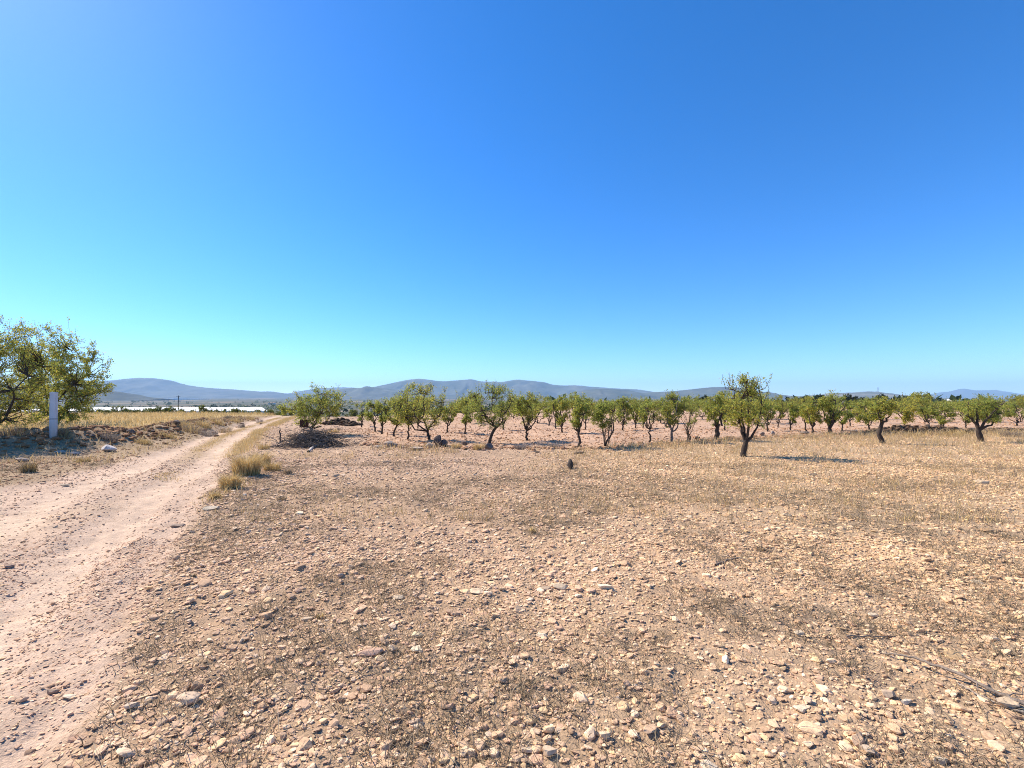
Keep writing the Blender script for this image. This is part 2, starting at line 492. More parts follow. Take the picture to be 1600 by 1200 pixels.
def stone_field(pos, rad, colr, sub, flat=(.35, .8), sink=.25):
    """many stones as one vertex array: position, radius and colour per stone."""
    n = len(pos)
    k = rng.integers(len(TEMPL[sub]), size=n)
    v = TEMPL[sub][k]
    sc = np.stack([rng.uniform(.8, 1.35, n), rng.uniform(.7, 1.05, n), rng.uniform(*flat, n)], 1) * rad[:, None]
    v = v * sc[:, None, :]
    v = rot_x(v, rng.normal(0, .22, n)[:, None]); v = rot_z(v, rng.uniform(0, 6.3, n)[:, None])
    p = pos.copy(); p[:, 2] += sc[:, 2] * (1 - 2 * sink)* .8
    v = v + p[:, None, :]
    f = ICO[1][1]
    nv = v.shape[1]
    F_ = (f[None] + (np.arange(n) * nv)[:, None, None]).reshape(-1, 3)
    return v.reshape(-1, 3), F_, np.repeat(colr, nv, 0)

def merge(parts):
    vs, fs, cs, o = [], [], [], 0
    for v, f, c in parts:
        vs.append(v); fs.append(f + o); cs.append(c); o += len(v)
    return np.concatenate(vs), np.concatenate(fs), np.concatenate(cs)

MARGIN = 2.6
def wedge(n, d0, d1, half=1.25, power=2.0):
    """random ground points, d0..d1 metres ahead, a little wider than the view."""
    u = rng.uniform(0, 1, n)
    y = (d0 ** power + u * (d1 ** power - d0 ** power)) ** (1 / power)
    x = rng.uniform(-half, half, n) * y + rng.uniform(-.6, .6, n)
    k = int(.7 * n * MARGIN * 2 / (half * (d1 + d0)))          # and a margin on both sides of it
    y2 = rng.uniform(d0, d1, k)
    x2 = np.where(rng.uniform(0, 1, k) < .5, -1, 1) * (half * y2 + rng.uniform(0, MARGIN, k))
    return np.concatenate([x, x2]), np.concatenate([y, y2])

STONE_COLS = np.array([1.10, 1.005, .89]) * np.array([(.56, .405, .285), (.61, .45, .31), (.50, .355, .245), (.66, .52, .385), (.44, .31, .21), (.56, .385, .275), (.60, .445, .28)])
def stone_colours(n, dark=1.0):
    return STONE_COLS[rng.integers(len(STONE_COLS), size=n)] * rng.normal(1, .12, n).clip(.65, 1.35)[:, None] * dark

def field_layer(n, d0, d1, r0, r1, sub, keep_track=.0, power=2.0, k=2.2, flat=(.3, .7)):
    x, y = wedge(n, d0, d1, power=power)
    t, l, b, o = regions(x, y)
    dens = .62 + .5 * fbm(x / 1.7, y / 1.7, 60) + .25 * fbm(x / 5, y / 5, 61)
    n = len(x)
    prob = np.where(t > .5, keep_track * (.5 + .9 * fbm(x / 1.0, y / 1.6, 62)), dens)
    rw, cw = ruts(x, y)
    prob = np.where(t > .5, prob * (1.6 - 1.35 * rw), prob)
    prob = np.where((l > .5), .5 * dens, prob); prob = np.where(b > .5, .03, prob)
    prob = np.where(o > .5, .75 * dens, prob)
    m = rng.uniform(0, 1, n) < prob
    x, y, t, o, l = x[m], y[m], t[m], o[m], l[m]
    u = rng.uniform(0, 1, len(x))
    r = (r0 ** (1 - k) + u * (r1 ** (1 - k) - r0 ** (1 - k))) ** (1 / (1 - k))
    r = np.where(t > .5, r * .75, r)
    c = stone_colours(len(x))
    c = np.where((t > .5)[:, None], c * np.array([1.0, .97, .98]), c)
    c = np.where((o > .5)[:, None], c * np.array([.87, .72, .62]) * rng.uniform(.55, 1.12, len(x))[:, None], c)
    c = c * (1 + (sstep(-1, 5, x) * (o < .5))[:, None] * np.array([.05, .03, -.07]))
    c = np.where((l > .5)[:, None], c * np.array([.74, .64, .56]), c)
    return stone_field(np.stack([x, y, H(x, y)], 1), r, c, sub, flat)

parts = [field_layer(80000, 1.3, 5.5, .006, .02, 0, .85),
         field_layer(95000, 1.3, 13, .011, .036, 0, .45, k=2.5),
         field_layer(3000, 1.3, 9, .026, .048, 1, .10, k=2.9),
         field_layer(75000, 9, 27, .02, .052, 0, .2, k=2.5),
         field_layer(26000, 16, 50, .035, .085, 0, .10, k=2.6),
         field_layer(700, 2.5, 22, .04, .065, 1, .04, k=3)]
v, f, c = merge(parts)
tag(mesh_np('gravel', v, f, M_STONE, c), 'pale pinkish limestone pebbles strewn over the field and track', 'gravel', kind='stuff')

# ------------------------------------------------------------------ grass blades
def blades(pos, h, az, lean, w, colr, curl=.5):
    """thin two-segment blades; lean is the sideways reach as a share of the height."""
    n = len(pos)
    d = np.stack([np.cos(az), np.sin(az)], 1)
    wa = rng.uniform(0, 6.3, n)
    s = np.stack([np.cos(wa), np.sin(wa), np.zeros(n)], 1) * (w * .5)[:, None]
    up = np.array([0, 0, 1.0])
    mid = pos + up * (h * .58)[:, None]; mid[:, :2] += d * (h * lean * (1 - curl) * .58)[:, None]
    tip = pos + up * (h * (1 - .12 * curl))[:, None]; tip[:, :2] += d * (h * lean)[:, None]
    v = np.stack([pos - s, pos + s, mid - s * .8, mid + s * .8, tip], 1)
    f = np.array([(0, 1, 3), (0, 3, 2), (2, 3, 4)])
    F_ = (f[None] + (np.arange(n) * 5)[:, None, None]).reshape(-1, 3)
    return v.reshape(-1, 3), F_, np.repeat(colr, 5, 0)

GOLD = np.array([(.62, .44, .18), (.55, .38, .15), (.70, .53, .26), (.48, .33, .14), (.60, .47, .25)])
STRAW = np.array([(.42, .31, .19), (.34, .25, .16), (.50, .38, .24), (.28, .21, .15), (.45, .32, .17)])
MATTE = 1.0 * np.array([(.20, .155, .10), (.25, .195, .125), (.15, .12, .08), (.33, .26, .165), (.28, .21, .125)])
def pick(pal, n, sd=.14): return pal[rng.integers(len(pal), size=n)] * rng.normal(1, sd, n).clip(.5, 1.5)[:, None]

def tuft_points(cx, cy, n_each, spread):
    n = len(cx)
    x = np.repeat(cx, n_each) + rng.normal(0, 1, n * n_each) * np.repeat(spread, n_each)
    y = np.repeat(cy, n_each) + rng.normal(0, 1, n * n_each) * np.repeat(spread, n_each)
    return x, y

def on_ground(x, y, dz=-.01): return np.stack([x, y, H(x, y) + dz], 1)

# dead weeds lying in mats on the near field
cx, cy = wedge(9500, 1.4, 12, 1.25, 1.55)
t, l, b, o = regions(cx, cy)
m = (t < .3) & (fbm(cx / 1.3, cy / 1.3, 70) + .25 * fbm(cx / .4, cy / .4, 71) + rng.uniform(-.15, .15, len(cx)) > .0)
cx, cy = cx[m], cy[m]
x, y = tuft_points(cx, cy, 26, rng.uniform(.04, .12, len(cx)))
n = len(x)
p1 = blades(on_ground(x, y), rng.uniform(.02, .075, n), rng.uniform(0, 6.3, n), rng.uniform(.6, 2.4, n), rng.uniform(.003, .006, n), pick(MATTE, n), .5)
# thin straw stalks
cx, cy = wedge(3200, 1.4, 10, 1.25, 1.5)
t, l, b, o = regions(cx, cy)
m = (t < .2) & (fbm(cx / 1.5, cy / 1.5, 72) > -.15)
cx, cy = cx[m], cy[m]
x, y = tuft_points(cx, cy, 6, rng.uniform(.02, .12, len(cx)))
n = len(x)
p2 = blades(on_ground(x, y), rng.uniform(.03, .12, n), rng.uniform(0, 6.3, n), rng.uniform(.4, 2.2, n), rng.uniform(.0025, .0045, n), pick(STRAW, n) * 1.1, .6)
# dry stalky weeds further out over the field
cx, cy = wedge(9000, 6, 24, 1.25, 1.7)
t, l, b, o = regions(cx, cy)
dn = fbm(cx / 3.5, cy / 2.2, 73) + .3 * fbm(cx / .9, cy / .9, 74) + .68 * sstep(0, 9, cx + (cy - 10) * .5) - .55 * sstep(3, -6, cx)
m = (t < .2) & (l < .4) & (o < .45) & (dn + rng.uniform(-.2, .2, len(cx)) > -.02)
cx, cy = cx[m], cy[m]
x, y = tuft_points(cx, cy, 13, rng.uniform(.05, .16, len(cx)))
n = len(x)
hh = rng.uniform(.06, .17, n) * (1 + .8 * sstep(12, 19, y))
p3 = blades(on_ground(x, y), hh, rng.uniform(0, 6.3, n), rng.uniform(.15, .9, n), rng.uniform(.004, .008, n), pick(np.concatenate([STRAW * 1.25, GOLD * .9]), n), .4)
# long pale bent stalks close by
cx, cy = wedge(2600, 1.4, 7, 1.25, 1.5)
t, l, b, o = regions(cx, cy)
m = (t < .2) & (fbm(cx / 1.1, cy / 1.1, 76) > -.1)
cx, cy = cx[m], cy[m]; n = len(cx)
p4 = blades(on_ground(cx, cy), rng.uniform(.05, .17, n), rng.uniform(0, 6.3, n), rng.uniform(.8, 2.6, n), rng.uniform(.002, .0035, n), pick(np.array([(.62, .51, .36), (.54, .43, .29), (.48, .39, .27)]), n), .75)
v, f, c = merge([p1, p2, p3, p4])
tag(mesh_np('dead_weeds', v, f, M_GRASS, c), 'grey brown dead weeds and straw lying between the field stones', 'weeds', kind='stuff')

# golden grass beyond the bank, along the verges and the crown of the track
def verge_grass():
    out = []
    N = 90000
    x = rng.uniform(-75, -10, N); y = rng.uniform(11, 60, N)
    t, l, b, o = regions(x, y)
    E_ = 47 + 55 * sstep(-18, 12, x)
    m = (b > .5) & (y < E_ + 6) & (np.abs(x) < 1.3 * y) & (fbm(x / 2, y / 2, 80) > -.55)
    x1, y1 = x[m], y[m]; n = len(x1)
    out.append(blades(on_ground(x1, y1), rng.uniform(.18, .46, n) * (1 + .35 * fbm(x1 / 3, y1 / 3, 81)), rng.uniform(0, 6.3, n), rng.uniform(.15, .7, n), rng.uniform(.012, .03, n), pick(GOLD, n)))
    N = 60000
    x = rng.uniform(-40, -8, N); y = rng.uniform(8, 50, N)
    t, l, b, o = regions(x, y)
    m = (l > .5) & (b < .5) & (t < .3) & (np.abs(x) < 1.3 * y) & (fbm(x / 1.1, y / 1.1, 82) + .30 * sstep(13, 20, y) > .02)
    x2, y2 = x[m], y[m]; n = len(x2)
    out.append(blades(on_ground(x2, y2), rng.uniform(.08, .28, n), rng.uniform(0, 6.3, n), rng.uniform(.3, 1.0, n), rng.uniform(.007, .016, n), pick(np.concatenate([GOLD * .9, GOLD, STRAW]), n)))
    N = 26000                                       # edges and crown of the track
    y = rng.uniform(2, 48, N) ** 1.0
    xl, xr = track_edges(y)
    mode = rng.uniform(0, 1, N)
    x = np.where(mode < .55, xr + rng.normal(.28, .22, N), xr - 1.15 + rng.normal(0, .16, N))
    keep = np.where(mode < .55, ((y > 13) & (fbm(x / 1.5, y / 2.5, 86) > -.12)) | ((y > 7) & (fbm(x, y * .8, 83) > .34)), (y > 9.5) & (fbm(x / 1.2, y / 2, 84) > .05))
    x3, y3 = x[keep], y[keep]; n = len(x3)
    hh = rng.uniform(.04, .16, n) * np.where(mode[keep] < .55, 1 + .6 * sstep(10, 18, y3), .55)
    out.append(blades(on_ground(x3, y3), hh, rng.uniform(0, 6.3, n), rng.uniform(.2, .9, n), rng.uniform(.004, .012, n), pick(GOLD, n)))
    N = 9000                                        # at the foot of the orchard's edge and right-hand bank
    x = rng.uniform(-7, 34, N); y = orchard_edge(x) + rng.normal(-.9, .7, N)
    keep = (fbm(x / 2, y / 2, 85) + .35 * sstep(12, 18, x) > .1)
    x4, y4 = x[keep], y[keep]; n = len(x4)
    out.append(blades(on_ground(x4, y4), rng.uniform(.08, .30, n) * (1 + .5 * sstep(14, 20, x4)), rng.uniform(0, 6.3, n), rng.uniform(.15, .7, n), rng.uniform(.008, .018, n), pick(np.concatenate([GOLD, STRAW]), n)))
    N = 12000                                       # thin yellow grass behind the orchard
    x = rng.uniform(-14, 110, N); y = rng.uniform(78, 108, N)
    n = N
    out.append(blades(on_ground(x, y), rng.uniform(.2, .5, n), rng.uniform(0, 6.3, n), rng.uniform(.2, .7, n), rng.uniform(.03, .08, n), pick(GOLD, n)))
    return merge(out)
v, f, c = verge_grass()
tag(mesh_np('dry_grass', v, f, M_GRASS, c), 'golden dry grass along the track and on the field beyond the bank', 'grass', kind='stuff')

# ------------------------------------------------------------------ trees
class Wood:
    """tubes collected into one mesh."""
    def __init__(s): s.v, s.f, s.c, s.n = [], [], [], 0
    def tube(s, pts, rad, sides, colr):
        pts = np.asarray(pts, float); k = len(pts)
        tan = np.gradient(pts, axis=0); tan /= np.maximum(np.linalg.norm(tan, axis=1), 1e-9)[:, None]
        ref = np.array([1.0, 0, 0]) if abs(tan[0][0]) < .8 else np.array([0, 1.0, 0])
        a = np.cross(tan, ref); a /= np.maximum(np.linalg.norm(a, axis=1), 1e-9)[:, None]
        b = np.cross(tan, a)
        th = np.arange(sides) * 2 * math.pi / sides
        ring = a[:, None] * np.cos(th)[None, :, None] + b[:, None] * np.sin(th)[None, :, None]
        v = pts[:, None] + ring * np.asarray(rad)[:, None, None]
        s.v.append(v.reshape(-1, 3))
        I = np.arange(k * sides).reshape(k, sides)
        q = np.stack([I[:-1], np.roll(I[:-1], -1, 1), np.roll(I[1:], -1, 1), I[1:]], -1).reshape(-1, 4)
        s.f.append(q + s.n); s.n += k * sides
        cc = np.tile(colr, (k * sides, 1)); s.c.append(cc)
    def arrays(s): return np.concatenate(s.v), np.concatenate(s.f), np.concatenate(s.c)

def curve(r, a, b, n=5, sag=.1, wob=.05):
    a, b = np.asarray(a, float), np.asarray(b, float)
    t = np.linspace(0, 1, n)[:, None]
    L = np.linalg.norm(b - a)
    p = a + (b - a) * t
    p[:, 2] += sag * L * (np.sin(t[:, 0] * math.pi) * -1)
    p[1:-1] += r.normal(0, wob * L, (n - 2, 3))
    return p

LEAF_G = np.array([(.27, .315, .058), (.335, .365, .072), (.205, .255, .052), (.385, .40, .095), (.23, .27, .09)])
LEAF_Y = np.array([(.52, .45, .07), (.58, .45, .075), (.46, .42, .08)])
LEAF_B = np.array([(.10, .085, .045), (.13, .10, .05)])
LEAF_D = np.array([(.030, .045, .020), (.040, .058, .024), (.055, .075, .030), (.026, .038, .02)])

def leaf_quads(r, P, dirs, size, colr):
    n = len(P)
    d = dirs + r.normal(0, .75, (n, 3)); d /= np.linalg.norm(d, axis=1)[:, None]
    q = r.normal(size=(n, 3)); s = np.cross(d, q); s /= np.linalg.norm(s, axis=1)[:, None]
    nrm = np.cross(d, s)
    L = (size * r.uniform(.65, 1.3, n))[:, None]; W = L * r.uniform(.2, .34, n)[:, None]
    v = np.stack([P, P + d * L * .5 + s * W + nrm * L * .05, P + d * L, P + d * L * .5 - s * W + nrm * L * .05], 1).reshape(-1, 3)
    f = np.arange(n * 4).reshape(n, 4)
    return v, f, np.repeat(colr, 4, 0)

def leaf_colours(r, n, yel, pal=None, tips=None):
    c = (pal if pal is not None else LEAF_G)[r.integers(4, size=n)].copy()
    k = r.uniform(0, 1, n)
    y = k < yel; c[y] = LEAF_Y[r.integers(3, size=y.sum())]
    b = (k > .95); c[b] = LEAF_B[r.integers(2, size=b.sum())]
    return c * r.normal(1, .14, n).clip(.6, 1.5)[:, None]

BARK = np.array([.060, .044, .034])
def tree_arrays(seed, h, w, clear, off=0.0, yel=.15, dens=1.0, tips=80, leaf=.055, style='almond', lean=None, tr=None, shoots=6, bark=None, trunk=None, sag=.10, limbs=None, cone=0.0):
    """wood and leaf arrays of one tree standing at the origin: h tall, crown w wide starting at 'clear', shifted by off."""
    r = np.random.default_rng(seed)
    W = Wood(); bark = BARK if bark is None else np.array(bark)
    tr = tr or max(.035, .026 * h)
    if style != 'pine': clear = clear - .14 * (h - clear)
    zc = (clear + h) / 2
    c = np.array([off, 0, zc]); rad = np.array([w / 2, w / 2 * .9, (h - clear) / 2]) * np.array([1.04, 1.0, .98])
    stems = []
    if style == 'bush':
        for k in range(9):
            a = r.uniform(0, 6.3); e = r.uniform(.15, .95)
            end = c + rad * np.array([math.cos(a) * e, math.sin(a) * e, r.uniform(-.1, .6)])
            p = curve(r, (r.normal(0, .05), r.normal(0, .05), -.05), end, 7, -.05, .03)
            W.tube(p, np.linspace(tr * (.35 if k else 1.0), .008, 7), 5, bark * r.uniform(.9, 1.6)); stems.append(p)
    else:
        fork = np.array([off * .25, 0, max(.2, clear * .85)]) if lean is None else np.array([lean, 0, clear * .78])
        if trunk is not None:
            tp = np.array(trunk, float); fork = tp[-1]
            t0 = np.linspace(0, 1, len(tp)); t1 = np.linspace(0, 1, 10)
            p = np.stack([np.interp(t1, t0, tp[:, k]) for k in range(3)], 1)
            p[1:-1] = (p[:-2] + 2 * p[1:-1] + p[2:]) / 4
        else:
            p = curve(r, (0, 0, -.08), fork, 8, 0, .035)
        taper = np.concatenate([[1.5, 1.22], np.linspace(1.08, .82, len(p) - 2)])
        W.tube(p, tr * taper * r.uniform(.93, 1.07, len(p)), 9, bark)
        K = int(r.integers(4, 6)) if limbs is None else 0
        for L_ in limbs or []:
            L_ = np.array(L_, float); t0 = np.linspace(0, 1, len(L_)); t1 = np.linspace(0, 1, 9)
            p = np.stack([np.interp(t1, t0, L_[:, k]) for k in range(3)], 1); p[1:-1] += r.normal(0, .012, (7, 3))
            W.tube(p, np.linspace(tr * .6, .010, 9), 7, bark); stems.append(p)
        a0 = r.uniform(0, 6.3)
        for k in range(K):
            a = a0 + k * 6.283 / K + r.normal(0, .3)
            e = r.uniform(.5, .85)
            end = c + rad * np.array([math.cos(a) * e, math.sin(a) * e, r.uniform(-.15, .6)])
            p = curve(r, fork - np.array([0, 0, .03]), end, 7, sag, .05)
            W.tube(p, np.linspace(tr * .62, .012, 7), 6, bark); stems.append(p)
        if limbs is None: end = c + rad * np.array([r.normal(0, .15), r.normal(0, .15), .65])
        if limbs is None: p = curve(r, fork, end, 7, 0, .05); W.tube(p, np.linspace(tr * .6, .012, 7), 6, bark); stems.append(p)
    SP = np.concatenate([s[2:] for s in stems])
    # branch tips fill an uneven crown with gaps
    n_t = int(tips * dens)
    lob = r.normal(size=(9, 3)); lob /= np.linalg.norm(lob, axis=1)[:, None]; lw = r.uniform(-.28, .30, 9)
    LP, LD = [], []
    def twig(a, b, nl):
        t = r.uniform(.12, 1.05, nl)[:, None]
        P = a + (b - a) * t + r.normal(0, .028 + .02 * w / 3, (nl, 3))
        d = (b - a) / max(1e-6, np.linalg.norm(b - a))
        LP.append(P); LD.append(np.tile(d, (nl, 1)))
    nC = max(6, n_t // 6)
    ctr = r.normal(size=(nC, 3)); ctr /= np.linalg.norm(ctr, axis=1)[:, None]
    ctr *= (r.uniform(.15, 1, nC) ** .45 * .86 * (1 + .6 * (lw * np.clip(ctr @ lob.T, 0, 1) ** 3).sum(1)))[:, None]
    for k in range(n_t):
        d = ctr[k % nC] + r.normal(0, .17, 3)
        e = np.linalg.norm(d)
        if e > 1.0: d = d / e
        if d[2] < -.3 and style != 'bush': d = d * np.array([.85, .85, 1])
        if cone: d = d * np.array([1 + .12 * cone - cone * max(0, d[2] + .1), 1 - cone * max(0, d[2] + .1), 1])
        tip = c + rad * d
        d = d / max(e, 1e-3)
        j = np.argmin(np.linalg.norm(SP - tip, axis=1) + .35 * np.abs(np.minimum(0, tip[2] - SP[:, 2])) + r.uniform(0, .25 * w / 2, len(SP)))
        p = curve(r, SP[j], tip, 4, .05, .05)
        W.tube(p, np.linspace(.009 + .003 * h, .004, 4), 4, bark * 1.1)
        twig(p[1], p[3], int(16 * dens))
        for q in range(3):
            g = r.normal(size=3) + d * .7 + np.array([0, 0, .75]); g /= np.linalg.norm(g)
            L = r.uniform(.06, .15) * w * .75
            e2 = tip + g * L
            W.tube(np.array([tip, tip + g * L * .5 + r.normal(0, .01, 3), e2]), (.006, .005, .003), 3, bark * 1.2)
            twig(tip, e2, int(17 * dens))
    for k in range(shoots):                         # upright water shoots above the crown
        a = r.uniform(0, 6.3); e = r.uniform(0, .75)
        b0 = c + rad * np.array([math.cos(a) * e, math.sin(a) * e, .62])
        top = b0 + np.array([r.normal(0, .30), r.normal(0, .30), 1]) * rad[2] * r.uniform(.25, .55)
        j = np.argmin(np.linalg.norm(SP - b0, axis=1))
        W.tube(np.concatenate([curve(r, SP[j], b0, 3, 0, .03)[:-1], curve(r, b0, top, 4, 0, .03)]), np.linspace(.010, .003, 6), 4, bark * 1.2)
        twig(b0, top, int(20 * dens))
    P = np.concatenate(LP); Dn = np.concatenate(LD)
    nl = len(P)
    hk = np.clip((P[:, 2] - clear) / max(.1, h - clear), 0, 1)
    yk = np.clip(yel * (1.4 - .5 * hk) + .5 * yel * np.sin(P[:, 0] * 3 + seed) , 0, 1)
    col_ = leaf_colours(r, nl, 0, LEAF_D if style == 'pine' else None)
    ysel = r.uniform(0, 1, nl) < yk
    col_[ysel] = LEAF_Y[r.integers(3, size=ysel.sum())] * r.normal(1, .12, ysel.sum())[:, None]
    return W.arrays(), leaf_quads(r, P, Dn, leaf, col_)

def plant_tree(name, loc, label, cat, group=None, arrays=None, meshes=None, rz=0.0, sc=1.0):
    root = empty(name, loc, label, cat, group)
    root.rotation_euler = (0, 0, rz); root.scale = (sc, sc, sc)
    if meshes is None:
        (v, f, c), (lv, lf_, lc) = arrays
        mesh_np('trunk', v, f, M_BARK, c, smooth=True, parent=root)
        mesh_np('crown', lv, lf_, M_LEAF, lc, parent=root)
    else:
        for nm, me in zip(('trunk', 'crown'), meshes):
            o = bpy.data.objects.new(nm, me); COL.objects.link(o); o.parent = root
    return root

ORCHARD = 'almond trees of the orchard'
